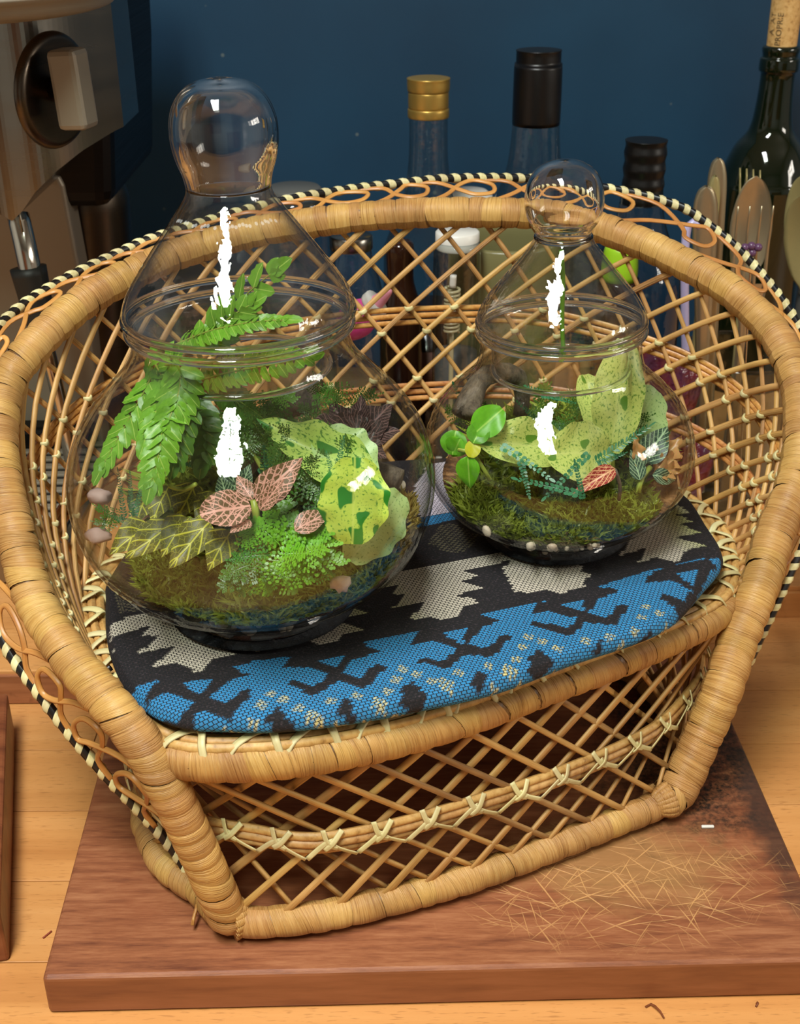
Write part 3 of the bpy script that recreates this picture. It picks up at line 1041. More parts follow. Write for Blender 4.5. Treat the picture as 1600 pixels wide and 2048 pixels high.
orim = obj('outer_rim', V, F, M['ink'], CHR, U)
d = 0.004
import itertools
band_i = 0
while d < ORIM.len - 0.004:
    V, F, U = [], [], []
    w = 0.0040
    seg = 10
    for i in range(3):
        for k in range(seg + 1):
            an = 2 * PI * k / seg
            p, T, Uv, W = ORIM.ev(d + w * i / 2 + 0.0016 * math.sin(an + 0.6))
            r_ = 0.0031 if i == 1 else 0.0026
            V.append(p + (Uv * math.cos(an) + W * math.sin(an)) * r_)
            U.append((i * 0.002, k / seg))
    for i in range(2):
        for k in range(seg):
            F.append((i * (seg + 1) + k, i * (seg + 1) + k + 1, (i + 1) * (seg + 1) + k + 1, (i + 1) * (seg + 1) + k))
    obj('cream_band', V, F, M['pith'], orim, U)
    d += 0.0078

# scrolled reeds between the hoop and the striped rim
def span(t):
    """matching points: outer side of the hoop and the rim"""
    h = h_l * 0.35 + (HOOP.len * 0.93 - h_l * 0.35) * t
    hp, T, Uv, W = HOOP.ev(h)
    i = min(range(len(ORIM.P)), key=lambda k: (ORIM.P[k] - hp).length)
    rp = ORIM.P[i]
    dr = (rp - hp).normalized()
    return hp + dr * HR * 1.0, rp - dr * 0.002, T
K = 27
for i in range(K):
    t0 = (i + 0.2) / K
    dt = 1.0 / K
    pts = []
    left = t0 < 0.47
    for a_, w in ((0, 0.0), (0.35, 0.12), (0.75, 0.42), (1.0, 0.80), (1.22, 0.97), (1.48, 0.80), (1.45, 0.50), (1.15, 0.42), (0.95, 0.60), (0.72, 0.92), (0.35, 1.0)):
        tt = t0 + (a_ if not left else a_) * dt
        if tt > 1.0: tt = 1.0
        a, b, T = span(max(tt, 0))
        pts.append(a.lerp(b, w))
    nn = (HOOP.ev(HOOP.len * t0)[0] - bc).normalized()
    view = Vector((0, -0.7, 0.7))
    V, F, U = ribbon_vf(pts, view, 0.0028, 0.0010, 4)
    obj('scroll_reed', V, F, M['reed2'], CHR, U)

# seat deck under the cushion
def seat_in(p, sc=0.97):
    return True
SEATXY = [(p.x, p.y) for p in SEAT.P[:-1]]
def clip_line(o, dv):
    """parameters where the line o + s dv crosses the seat outline"""
    hits = []
    n = len(SEATXY)
    for i in range(n):
        x1, y1 = SEATXY[i]; x2, y2 = SEATXY[(i + 1) % n]
        ex, ey = x2 - x1, y2 - y1
        det = dv.x * ey - dv.y * ex
        if abs(det) < 1e-12: continue
        s = ((x1 - o.x) * ey - (y1 - o.y) * ex) / det
        u = ((x1 - o.x) * dv.y - (y1 - o.y) * dv.x) / det
        if 0 <= u < 1: hits.append(s)
    return (min(hits), max(hits)) if len(hits) > 1 else None
XA = Vector((math.cos(math.radians(8)), math.sin(math.radians(8)), 0))
YA = Vector((-XA.y, XA.x, 0))
for k in range(-12, 14):
    o = cen + YA * (k * 0.0105 + (0.002 if k % 2 else -0.002))
    h = clip_line(o, XA)
    if not h: continue
    a, b = o + XA * h[0], o + XA * h[1]
    a.z = b.z = 0.121
    V, F, U = ribbon_vf([a, (a + b) / 2, b], Vector((0, 0, 1)), 0.0062, 0.0030, 1)
    obj('deck_reed', V, F, M['reed'], CHR, U)
for k in range(-9, 10):
    for ang in (60, 122):
        dv = Vector((math.cos(math.radians(ang)), math.sin(math.radians(ang)), 0))
        o = cen + XA * (k * 0.030)
        h = clip_line(o, dv)
        if not h: continue
        a, b = o + dv * h[0], o + dv * (h[0] + (h[1] - h[0]) * 0.45)
        a.z = 0.1255 if ang == 60 else 0.1235; b.z = a.z - 0.004
        V, F, U = ribbon_vf([a, (a + b) / 2, b], Vector((0, 0, 1)), 0.0040, 0.0018, 1)
        obj('deck_brace', V, F, M['pith'] if k % 3 else M['reed'], CHR, U)

# ------------------------------------------------------------------ cushion
CREAM=[[(-0.1334,0.4792),(-0.1308,0.4839),(-0.123,0.489),(-0.1156,0.4914),(-0.108,0.4922),(-0.0929,0.4959),(-0.0671,0.5004),(-0.0629,0.4572),(-0.0789,0.4668),(-0.0843,0.4646),(-0.0803,0.4619),(-0.0727,0.4569),(-0.0817,0.4536),(-0.0825,0.4523),(-0.0846,0.4464),(-0.0874,0.4422),(-0.0919,0.4465),(-0.0983,0.4504),(-0.1075,0.4471),(-0.1038,0.4544),(-0.0998,0.4631),(-0.1078,0.4606),(-0.1149,0.4585),(-0.1116,0.4651),(-0.1084,0.4728),(-0.1176,0.4706),(-0.1154,0.4752),(-0.1128,0.4807),(-0.1183,0.4776),(-0.1301,0.4726),(-0.131,0.4672)],[(-0.1294,0.4618),(-0.1281,0.4649),(-0.1287,0.4609)],[(-0.129,0.4479),(-0.1281,0.453),(-0.1262,0.4547),(-0.1272,0.4513)],[(-0.0711,0.5044),(-0.0448,0.5091),(-0.0216,0.5192),(-0.0015,0.5253),(-0.0016,0.5141),(-0.0213,0.5067),(-0.0259,0.5037),(-0.0174,0.499),(-0.0256,0.4952),(-0.0209,0.4926),(-0.0159,0.4891),(-0.0288,0.4831),(-0.0246,0.4806),(-0.0174,0.4754),(-0.0268,0.4709),(-0.0319,0.4602),(-0.037,0.4629),(-0.0416,0.4657),(-0.0514,0.4631),(-0.0473,0.4685),(-0.0624,0.4687)],[(-0.0235,0.5166),(-0.0051,0.5249),(0.054,0.5461),(0.0688,0.5528),(0.0661,0.5269),(0.0584,0.5292),(0.0492,0.5272),(0.0538,0.5365),(0.03,0.5275),(0.0379,0.522),(0.0295,0.5178),(0.0405,0.5114),(0.0262,0.5044),(0.0319,0.5018),(0.038,0.4976),(0.0284,0.4933),(0.0226,0.4795),(0.0136,0.4858),(0.0035,0.4831),(0.0112,0.4981),(-0.0035,0.4939),(0.0029,0.5068),(-0.0051,0.5049),(-0.0013,0.5142),(-0.0232,0.5073)],[(0.0584,0.5292),(0.0667,0.5324),(0.089,0.5342),(0.0872,0.4963),(0.0798,0.5045),
(0.0686,0.5088),(0.0587,0.5054),(0.0666,0.5209),(0.0521,0.5159)],[(0.0541,0.507),(0.0684,0.5078),(0.0778,0.5045),(0.0842,0.5161),(0.0939,0.522),(0.0887,0.5243),(0.0814,0.5272),(0.0881,0.5327),(0.0728,0.5493),(0.0501,0.5266)],[(0.1092,0.5404),(0.1156,0.5546),(0.1235,0.5731),(0.1389,0.5912),(0.148,0.5964),(0.1515,0.5923),(0.1522,0.5869),(0.1462,0.5844),(0.1529,0.5758),(0.1452,0.5734),(0.1546,0.5643),(0.1406,0.5596),(0.1538,0.5497),(0.1436,0.5469),(0.1377,0.5336),(0.1266,0.5384),(0.1166,0.5334),(0.1245,0.549)]]
BLUE=[[(-0.1157,0.4304),(-0.1111,0.4351),(-0.1017,0.4384),(-0.1035,0.435),(-0.1064,0.427),(-0.1076,0.4208),(-0.1097,0.417)],[(-0.1081,0.4185),(-0.105,0.4246),(-0.0987,0.4289),(-0.0928,0.4268),(-0.0855,0.422),(-0.0895,0.4144),(-0.0928,0.4122),(-0.1023,0.4146)],[(-0.0921,0.4349),(-0.0895,0.4369),(-0.0801,0.4379),(-0.0817,0.4315),(-0.0837,0.4259),(-0.0885,0.43)],[(-0.0867,0.3988),(-0.0869,0.4065),(-0.0842,0.4158),(-0.0806,0.4165),(-0.0703,0.4111),(-0.0658,0.4202),(-0.0605,0.4271),(-0.0637,0.4312),(-0.0676,0.428),(-0.0718,0.4203),(-0.0736,0.4199),(-0.0802,0.4239),(-0.0765,0.4314),(-0.072,0.4374),(-0.0634,0.4418),(-0.0682,0.4419),(-0.0731,0.4475),(-0.0654,0.4495),(-0.0477,0.3912),(-0.0874,0.3918)],[(-0.066,0.4511),(-0.0479,0.4547),(0.0081,0.4737),(0.0222,0.4776),(0.0373,0.4876),(0.065,0.498),(0.0935,0.5112),(0.1215,0.5263),(0.1508,0.5381),(0.1663,0.5304),(0.1537,0.4979),(0.1022,0.4202),(0.0179,0.3708),(-0.0625,0.3838),(-0.0627,0.4226)],[(0.1516,0.5374),(0.1615,0.5407),(0.1589,0.5247),(0.1561,0.5248),(0.1549,0.5316)],[(0.0108,0.5829),(0.0299,0.5895),(0.0452,0.5952),(0.0447,0.5865),(0.032,0.5814),(0.0072,0.5715)]]
BLACK=[[(-0.0478,0.4547),(-0.0519,0.4449),(-0.0434,0.4469),(-0.0379,0.4447),(-0.031,0.4408),(-0.0353,0.4331),(-0.0372,0.4327),(-0.046,0.4369),(-0.0486,0.4333),(-0.0368,0.4259),(-0.0341,0.4267),(-0.0269,0.4362),(-0.0159,0.4304),(-0.0136,0.4328),(-0.0065,0.4451),(-0.0095,0.4489),(-0.0138,0.4443),(-0.0175,0.4377),(-0.0213,0.4394),(-0.0253,0.4428),(-0.0217,0.4504),(-0.0188,0.453),(-0.0091,0.4572),(-0.0179,0.4649),(-0.0321,0.4646)],[(0.0077,0.4736),(0.0035,0.4628),(0.0151,0.4662),(0.0199,0.4625),(0.0247,0.4593),(0.0195,0.4511),(0.0165,0.4503),(0.0098,0.453),(0.0068,0.4496),(0.0182,0.4435),(0.0212,0.4451),(0.0275,0.4545),(0.0401,0.4525),(0.044,0.4595),(0.0493,0.4693),(0.0464,0.4707),(0.042,0.4658),(0.0386,0.4595),(0.0342,0.4605),(0.0298,0.4624),(0.0344,0.4723),(0.0378,0.4778),(0.0457,0.4819),(0.0374,0.4873),(0.0207,0.4838)],[(0.0648,0.4977),(0.059,0.487),(0.0718,0.4907),(0.0783,0.4838),(0.084,0.4964)],[(0.0674,0.4984),(0.0664,0.4898),(0.0745,0.4862),(0.0806,0.4841),(0.0765,0.4764),(0.0737,0.475),(0.0653,0.4795),(0.0608,0.4815),(0.059,0.4786),(0.0648,0.4747),(0.0745,0.4688),(0.0778,0.4707),(0.0838,0.4801),(0.0964,0.477),(0.0998,0.4818),(0.1055,0.4937),(0.1021,0.4958),(0.0979,0.4898),(0.0942,0.4829),(0.0863,0.487),(0.0904,0.497),(0.0937,0.5011),(0.1037,0.5062),(0.0993,0.5094),(0.0935,0.5111),(0.0823,0.5097)],[(0.1225,0.5254),(0.1165,0.5134),(0.1281,0.5164),(0.1324,0.5131),(0.1381,0.5087),(0.1324,0.4994),(0.1251,0.5037),(0.1204,0.5017),(0.1258,0.4934),(0.1304,0.4873),(0.1383,0.4942),
(0.1452,0.5086),(0.15,0.5249),(0.156,0.5315),(0.1516,0.5374)],[(-0.0511,0.4176),(-0.0445,0.4099),(-0.0458,0.4023),(-0.0557,0.4024),(-0.0548,0.4123)],[(-0.0232,0.4241),(-0.0193,0.4194),(-0.0213,0.4081),(-0.0261,0.4157)],[(0.004,0.435),(0.0104,0.4268),(0.006,0.4144),(-0.0004,0.4207),(0.0001,0.4302)],[(0.0601,0.4574),(0.0668,0.4512),(0.0612,0.4395),(0.0548,0.4429),(0.0557,0.4523)],[(0.0322,0.4433),(0.0363,0.439),(0.0328,0.4293),(0.0289,0.435)],[(0.1145,0.4787),(0.1189,0.4691),(0.1147,0.4603),(0.1083,0.4618),(0.1115,0.4739)],[(0.0883,0.4677),(0.0908,0.4639),(0.0885,0.4584),(0.0853,0.4612)],[(-0.1172,0.432),(-0.1092,0.4147),(-0.1016,0.413),(-0.0869,0.4003),(-0.0874,0.3918),(-0.1198,0.4217)]]
TRI=[[(-0.0363,0.4515),(-0.0248,0.4552),(-0.0282,0.4446)],[(0.0187,0.4716),(0.0305,0.4756),(0.0269,0.4628)],[(0.0739,0.4942),(0.086,0.5002),(0.0838,0.488)],[(0.1327,0.523),(0.1452,0.5261),(0.1397,0.5109)]]
WHITE=[[(0.0164,0.6486),(0.0494,0.6607),(0.0452,0.5952),(0.0299,0.5895),(0.0108,0.5829),(0.0079,0.6174)]]
DIM=[[(-0.1369,0.5095),(-0.1123,0.5114),(-0.1027,0.4955),(-0.1298,0.4916)],[(0.0264,0.5773),(0.0412,0.5627),(0.0328,0.5472),(0.026,0.5434),(0.0132,0.5553),(0.0194,0.5733)]]
SPK=[(-0.0548,0.4271,0),(-0.0579,0.4193,0),(-0.0606,0.4094,0),(-0.0732,0.4052,0),(-0.0547,0.427,0),(-0.0487,0.4229,0),(-0.0573,0.42,0),(-0.0423,0.4174,0),(-0.0365,0.412,1),(-0.0296,0.4219,0),(-0.0186,0.4249,0),(-0.0092,0.42,1),(-0.0055,0.4278,0),(-0.0022,0.4367,0),(0.0007,0.4441,0),(0.0064,0.4399,0),(-0.0272,0.4081,0),(-0.0163,0.4102,0),(-0.0031,0.4138,0),(0.0244,0.4409,0),(0.0372,0.4457,0),(0.0461,0.4422,1),(0.0497,0.4506,0),(0.0535,0.4602,0),(0.0567,0.4682,0),(0.0624,0.4645,0),(0.0687,0.4591,0),(0.0188,0.4327,1),(0.0127,0.4353,0),(0.0066,0.4403,0),(0.0004,0.4437,0),(-0.0025,0.4363,0),(0.0518,0.4363,0),(0.0391,0.4324,0),(0.0704,0.4444,0),(0.1133,0.4926,0),(0.1101,0.4836,0),(0.1058,0.474,0),(0.1188,0.4875,0),(0.1238,0.4805,0),(0.1018,0.4656,0),(0.0817,0.465,0),(0.093,0.4685,0)]
OUT=[(-0.1407,0.5212),(-0.1381,0.5005),(-0.1301,0.4646),(-0.118,0.4341),(-0.1047,0.4147),(-0.0887,0.4035),(-0.0704,0.4013),(-0.0485,0.401),(-0.0208,0.4058),(0.0095,0.4147),(0.0409,0.4264),(0.0747,0.4467),(0.1055,0.4629),(0.1238,0.4768),(0.1418,0.5026),(0.1566,0.5257),(0.1599,0.543),(0.1571,0.5667),(0.1546,0.5979)]
OUTPX = [(219, 1166), (212, 1205), (215, 1290), (243, 1370), (290, 1425), (360, 1456), (450, 1462), (560, 1462), (700, 1446), (850, 1418), (1000, 1383), (1150, 1326), (1280, 1283), (1350, 1248), (1403, 1190), (1443, 1140), (1440, 1105), (1412, 1060), (1380, 1012)]
RA = math.radians(19.8)
CR, SR = math.cos(RA), math.sin(RA)
def inpoly(x, y, P):
    c = False
    j = len(P) - 1
    for i in range(len(P)):
        xi, yi = P[i]; xj, yj = P[j]
        if (yi > y) != (yj > y) and x < (xj - xi) * (y - yi) / (yj - yi) + xi:
            c = not c
        j = i
    return c
def anyp(x, y, S):
    for P, bb in S:
        if bb[0] <= x <= bb[1] and bb[2] <= y <= bb[3] and inpoly(x, y, P): return True
    return False
def prep(S):
    return [(P, (min(p[0] for p in P), max(p[0] for p in P), min(p[1] for p in P), max(p[1] for p in P))) for P in S]
CREAM, BLUE, BLACK, TRI, WHITE, DIM = map(prep, (CREAM, BLUE, BLACK, TRI, WHITE, DIM))
SW, SH = 0.0024, 0.00145
NOIR, CRM, BLU, WHT, YEL = lin(20, 15, 18), lin(196, 186, 168), lin(42, 128, 180), lin(206, 196, 206), lin(206, 190, 120)
OLV = lin(172, 176, 108)
def cloth(x, y):
    u = (x * CR + y * SR) / SW
    v = (-x * SR + y * CR) / SH
    rw = math.floor(v)
    sh = 0.0 if rw % 2 else 0.5
    cl = math.floor(u + sh)
    # the middle of the stitch decides its yarn
    uu = (cl + 0.5 - sh) * SW; vv = (rw + 0.5) * SH
    sx, sy = uu * CR - vv * SR, uu * SR + vv * CR
    if anyp(sx, sy, WHITE): return WHT
    if anyp(sx, sy, TRI): return BLU
    if anyp(sx, sy, BLACK): return NOIR
    if anyp(x, y, BLUE) and not anyp(sx, sy, CREAM):
        for a, b, k in SPK:
            dx, dy = x - a, y - b
            q = abs(dx * CR + dy * SR) / (0.0023 + k * 0.0009) + abs(-dx * SR + dy * CR) / (0.0026 + k * 0.0020)
            if q < 1.25: return YEL if math.floor(u * 2.4 + rw * 0.5) % 2 else BLU
        return BLU if anyp(sx, sy, BLUE) else NOIR
    if anyp(sx, sy, CREAM):
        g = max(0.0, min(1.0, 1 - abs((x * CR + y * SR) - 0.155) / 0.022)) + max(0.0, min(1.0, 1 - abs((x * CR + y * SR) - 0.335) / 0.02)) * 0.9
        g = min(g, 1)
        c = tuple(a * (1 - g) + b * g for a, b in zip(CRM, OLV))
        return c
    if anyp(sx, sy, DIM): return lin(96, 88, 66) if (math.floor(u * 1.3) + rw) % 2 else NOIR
    return NOIR
OUT2 = [(at(a, b, z=0.1365).x, at(a, b, z=0.1365).y) for a, b in OUTPX] + [(0.148, 0.625), (0.120, 0.650), (0.070, 0.661), (0.010, 0.660), (-0.05, 0.645), (-0.10, 0.610), (-0.134, 0.570)]
ring = catmull([(x, y, 0) for x, y in OUT2], 24, True)
RP = Path(ring, True)
CZ0, CZ1 = 0.1338, 0.143
NT, NR = 760, 230
oc = Vector((0.012, 0.53, 0))
ringpts = [RP.ev(RP.len * k / NT)[0] for k in range(NT)]
V, F, U, CL = [], [], [], []
PV = []
def addrow(f, zf, ex=0.0):
    for p in ringpts:
        q = oc + (p - oc) * f
        V.append(Vector((q.x, q.y, zf)))
        # the cloth runs on over the edge: its pattern follows the length of the surface
        q = q + (p - oc).normalized() * ex
        PV.append((q.x, q.y))
        U.append(((q.x * CR + q.y * SR) / SW, (-q.x * SR + q.y * CR) / SH))
rows_ = [(0.965, CZ0), (0.985, CZ0 + 0.0006), (0.996, CZ0 + 0.0020), (1.0, CZ0 + 0.0036), (0.996, CZ0 + 0.0054), (0.988, CZ0 + 0.0069)]
for i in range(NR):
    f = 0.984 * (1 - i / (NR - 0.5))
    rows_.append((f, CZ1 - 0.0018 * max(0, 1 - (1 - f) / 0.09) ** 2))
exs = [0.0] * len(rows_)
for i in range(len(rows_) - 2, -1, -1):
    dh = (rows_[i][0] - rows_[i + 1][0]) * 0.125
    dz = rows_[i][1] - rows_[i + 1][1]
    exs[i] = exs[i + 1] + math.hypot(dh, dz) - dh
for (f, z), ex in zip(rows_, exs): addrow(f, z, ex)
nr = len(rows_)
for i in range(nr - 1):
    for k in range(NT):
        F.append((i * NT + k, i * NT + (k + 1) % NT, (i + 1) * NT + (k + 1) % NT, (i + 1) * NT + k))
F.append(tuple((nr - 1) * NT + k for k in range(NT)))
F.append(tuple(NT - 1 - k for k in range(NT)))
cu_t = thing('cushion', (0.01, 0.53, CZ0), 'thin seat cushion woven in black, cream and blue zigzags on the wicker chair', 'cushion')
m = mat('woven_cloth', NOIR, 0.85)
ca = N(m, 'ShaderNodeVertexColor', layer_name='yarn')
br = N(m, 'ShaderNodeTexBrick', offset=0.5, squash=1.0)
br.inputs['Scale'].default_value = 1.0
br.inputs['Mortar Size'].default_value = 0.10
br.inputs['Mortar Smooth'].default_value = 0.6
br.inputs['Brick Width'].default_value = 1.0
br.inputs['Row Height'].default_value = 1.0
L(m, coords(m, 'UV'), br.inputs['Vector'])
_fl = nz(m, coords(m, 'UV', (1.6, 1.2, 1)), 1.0, 2, 0.6)
col = mix(m, ramp(m, _fl, [(0.52, (0, 0, 0, 1)), (0.70, (0.45, 0.45, 0.45, 1))]), ca.outputs[0], lin(84, 70, 76))
col = mix(m, br.outputs['Fac'], col, lin(14, 18, 24))
base(m, col)
bump(m, math_(m, 'SUBTRACT', 1.0, br.outputs['Fac']), 0.0009)
me = mesh_data('woven_cover', V, F, m, U)
at_ = me.color_attributes.new('yarn', 'FLOAT_COLOR', 'POINT')
buf = []
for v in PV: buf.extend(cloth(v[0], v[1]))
at_.data.foreach_set('color', buf)
co = link('woven_cover', me, cu_t)
co.location = -wpos(cu_t)
# loose cushion tie at the left
tube('cushion_tie', [at(222, 1335, z=0.136), at(205, 1345, z=0.134), at(195, 1328, z=0.137), at(186, 1330, z=0.136)], 0.0016, M['ink'], cu_t, 6)

# ------------------------------------------------------------------ glass jars
def jar(pos, lean, outer, name_l, lab, cat, inner_cut):
    pass
TOPZ = CZ1
BIG = Vector((-0.0640, 0.4984, TOPZ))
SMALL = Vector((0.0800, 0.5640, TOPZ - 0.0003))
def lean_m(a): return Matrix.Rotation(a, 4, 'Y')
BL_, SL_ = -0.014, -0.028
def jar_thing(name, loc, lean, label, cat):
    t = thing(name, loc, label, cat)
    t.rotation_euler = (0, lean, 0)
    return t

BIG_P = [(0.0001, 0.0012), (0.020, 0.0012), (0.0345, 0.0002), (0.0372, 0.0012), (0.0366, 0.0045), (0.0345, 0.0085), (0.0365, 0.0115), (0.046, 0.0145), (0.0580, 0.0205), (0.0690, 0.0300), (0.0770, 0.0440), (0.0805, 0.0600), (0.0798, 0.0740), (0.0755, 0.0880), (0.0680, 0.1000), (0.0580, 0.1110), (0.0505, 0.1190), (0.0465, 0.1260), (0.0452, 0.1330), (0.0462, 0.1385)]
BIG_L = [(0.0364, 0.1180), (0.0368, 0.1280), (0.0372, 0.1372), (0.0450, 0.1395), (0.0480, 0.1425), (0.0474, 0.1470), (0.0438, 0.1540), (0.0368, 0.1640), (0.0290, 0.1745), (0.0224, 0.1832), (0.0180, 0.1895), (0.0168, 0.1935)]
BIG_K = [(0.0168, 0.1930), (0.0178, 0.1985), (0.0200, 0.2050), (0.0212, 0.2125), (0.0206, 0.2205), (0.0172, 0.2280), (0.0105, 0.2330), (0.0001, 0.2350)]
SM_P = [(0.0001, 0.0012), (0.018, 0.0012), (0.0305, 0.0002), (0.0330, 0.0012), (0.0322, 0.0040), (0.0305, 0.0072), (0.0330, 0.0100), (0.0420, 0.0132), (0.0530, 0.0195), (0.0612, 0.0290), (0.0655, 0.0400), (0.0664, 0.0500), (0.0648, 0.0600), (0.0600, 0.0705), (0.0525, 0.0795), (0.0455, 0.0860), (0.0405, 0.0920), (0.0385, 0.1000), (0.0382, 0.1080), (0.0392, 0.1120)]
SM_L = [(0.0325, 0.0905), (0.0328, 0.1000), (0.0332, 0.1105), (0.0378, 0.1128), (0.0398, 0.1155), (0.0390, 0.1194), (0.0354, 0.1256), (0.0292, 0.1335), (0.0220, 0.1422), (0.0158, 0.1500), (0.0128, 0.1548)]
SM_K = [(0.0122, 0.1545), (0.0130, 0.1580), (0.0160, 0.1622), (0.0177, 0.1680), (0.0179, 0.1725), (0.0168, 0.1790), (0.0135, 0.1845), (0.0075, 0.1882), (0.0001, 0.1895)]

def glass_shell(name, P, th, m, parent, seg=96, n=5, close_end=True):
    Q, I = shell_prof(P, th, n)
    prof = Q + I[::-1] + [Q[0]]
    V, F, U = lathe_vf(prof, seg)
    return link(name, mesh_data(name, V, F, m, U), parent)

def torus(name, R_, r, z, m, parent, seg=96, sq=1.0):
    prof = [(R_ + r * math.cos(a), z + r * sq * math.sin(a)) for a in [2 * PI * k / 14 for k in range(15)]]
    V, F, U = lathe_vf(prof, seg)
    return link(name, mesh_data(name, V, F, m, U), parent)

bj = jar_thing('glass_jar', BIG, BL_, 'larger round footed glass terrarium jar planted with ferns, at left on the cushion', 'jar')
glass_shell('bowl', BIG_P, 0.0016, M['glass'], bj)
torus('rim', 0.0464, 0.0018, 0.1366, M['thick_glass'], bj)
torus('foot_edge', 0.0366, 0.0016, 0.0020, M['thick_glass'], bj)
bl = jar_thing('jar_lid', BIG, BL_, 'larger bell-shaped glass lid with a round hollow knob and an etched line', 'lid')
glass_shell('dome', BIG_L, 0.0012, M['glass_lid'], bl)
glass_shell('knob', BIG_K, 0.0034, M['thick_glass'], bl, 64)
torus('flange_edge', 0.0364, 0.0014, 0.1182, M['thick_glass'], bl)
torus('seat_edge', 0.0470, 0.0019, 0.1420, M['thick_glass'], bl, 96, 0.8)
sj = jar_thing('glass_jar', SMALL, SL_, 'smaller round footed glass terrarium jar with variegated leaves, at right on the cushion', 'jar')
glass_shell('bowl', SM_P, 0.0015, M['glass'], sj)
torus('rim', 0.0392, 0.0016, 0.1104, M['thick_glass'], sj)
torus('foot_edge', 0.0324, 0.0014, 0.0018, M['thick_glass'], sj)
sl = jar_thing('jar_lid', SMALL, SL_, 'smaller conical glass lid with a ball knob on a pinched neck', 'lid')
glass_shell('dome', SM_L, 0.0012, M['glass_lid'], sl)
glass_shell('knob', SM_K, 0.0018, M['thick_glass'], sl, 64)
torus('neck_ring', 0.0124, 0.0013, 0.1548, M['thick_glass'], sl, 48)
torus('flange_edge', 0.0325, 0.0013, 0.0907, M['thick_glass'], sl)
torus('seat_edge', 0.0390, 0.0016, 0.1148, M['thick_glass'], sl, 96, 0.8)

# faint etched squiggle round the front of the big lid
rs = random.Random(5)
V, F = [], []
for k in range(34):
    a = -PI / 2 + (-0.95 + 1.9 * k / 33)
    if rs.random() < 0.15: continue
    rr_, zz_ = 0.0232, 0.1828
    c_ = Vector((rr_ * math.cos(a), rr_ * math.sin(a), zz_ + rs.uniform(-0.0006, 0.0006)))
    tn = Vector((-math.sin(a), math.cos(a), 0)); nm = Vector((math.cos(a) * 0.7, math.sin(a) * 0.7, 0.7)); bt = nm.cross(tn).normalized()
    n = len(V)
    for j in range(8):
        q_ = 2 * PI * j / 8
        V.append(c_ + tn * (0.0007 * math.cos(q_)) + bt * (0.0009 * math.sin(q_)) + nm * 0.0009)
    F.append(tuple(range(n, n + 8)))
em = link('etched_mark', mesh_data('etched_mark', V, F, M['frost']), bl)
em.scale = (0.985, 0.985, 1.0)

# ---- fillings
def filling(center, lean, P, th, ztop, tilt_dir, tilt, name, label, zmin=0.003, seg=72, rough=0.004):
    """substrate that fills the bowl up to an uneven sloping surface"""
    t = thing(name, center, label, 'substrate')
    t.rotation_euler = (0, lean, 0)
    Q, I = shell_prof(P, th + 0.0006, 6)
    I = [(r - (0.0044 if z < 0.0100 else 0.0), z) for r, z in I if z >= zmin]
    def rad(z):
        for a, b in zip(I[:-1], I[1:]):
            if a[1] <= z <= b[1] and b[1] > a[1]:
                return a[0] + (b[0] - a[0]) * (z - a[1]) / (b[1] - a[1])
        return I[-1][0]
    V, F = [], []
    NRW = 22
    def top(x, y):
        return ztop + tilt * (x * tilt_dir[0] + y * tilt_dir[1]) + rough * (noise.noise(Vector((x * 45, y * 45, ztop * 50))))
    for i in range(NRW):
        for k in range(seg):
            a = 2 * PI * k / seg
            # climb the glass until the surface height for this azimuth
            r0 = rad(ztop)
            zt = top(r0 * math.cos(a), r0 * math.sin(a))
            z = zmin + (zt - zmin) * i / (NRW - 1)
            r = rad(z)
            V.append(Vector((r * math.cos(a), r * math.sin(a), z)))
    for i in range(NRW - 1):
        for k in range(seg):
            F.append((i * seg + k, i * seg + (k + 1) % seg, (i + 1) * seg + (k + 1) % seg, (i + 1) * seg + k))
    last = (NRW - 1) * seg
    rings = 14
    for j in range(1, rings):
        f = 1 - j / rings
        for k in range(seg):
            e = V[last + k]
            x, y = e.x * f, e.y * f
            V.append(Vector((x, y, top(x, y) * (1 - f ** 6) + e.z * f ** 6)))
    for j in range(rings - 1):
        s0 = last + j * seg
        for k in range(seg):
            F.append((s0 + k, s0 + (k + 1) % seg, s0 + seg + (k + 1) % seg, s0 + seg + k))
    F.append(tuple(len(V) - seg + k for k in range(seg)))
    F.append(tuple(seg - 1 - k for k in range(seg)))
    o = link('soil', mesh_data('soil', V, F, M['soil']), t)
    Mt = Matrix.Translation(center) @ lean_m(lean)
    Mi = Mt.inverted()
    def surf(x, y):
        """world height of the soil above world x, y"""
        l = Mi @ Vector((x, y, center.z + ztop))
        return (Mt @ Vector((l.x, l.y, top(l.x, l.y)))).z
    def inside(p, margin=0.003):
        """pull a world point inside the bowl"""
        l = Mi @ Vector(p)
        rm = rad(min(max(l.z, zmin), I[-1][1])) - margin
        r = math.hypot(l.x, l.y)
        if r > rm:
            l.x *= rm / r; l.y *= rm / r
        return Mt @ l
    return t, surf, inside, rad, Mt
bs_, bsurf, bin_, brad, BMT = filling(BIG, BL_, BIG_P, 0.0016, 0.030, (0.07, 0.24), 1.0, 'substrate', 'dark drainage layer and fibrous soil filling the larger jar')
ss_, ssurf, sin_, srad, SMT = filling(SMALL, SL_, SM_P, 0.0015, 0.029, (0.07, 0.24), 1.0, 'substrate', 'dark drainage layer and fibrous soil filling the smaller jar')

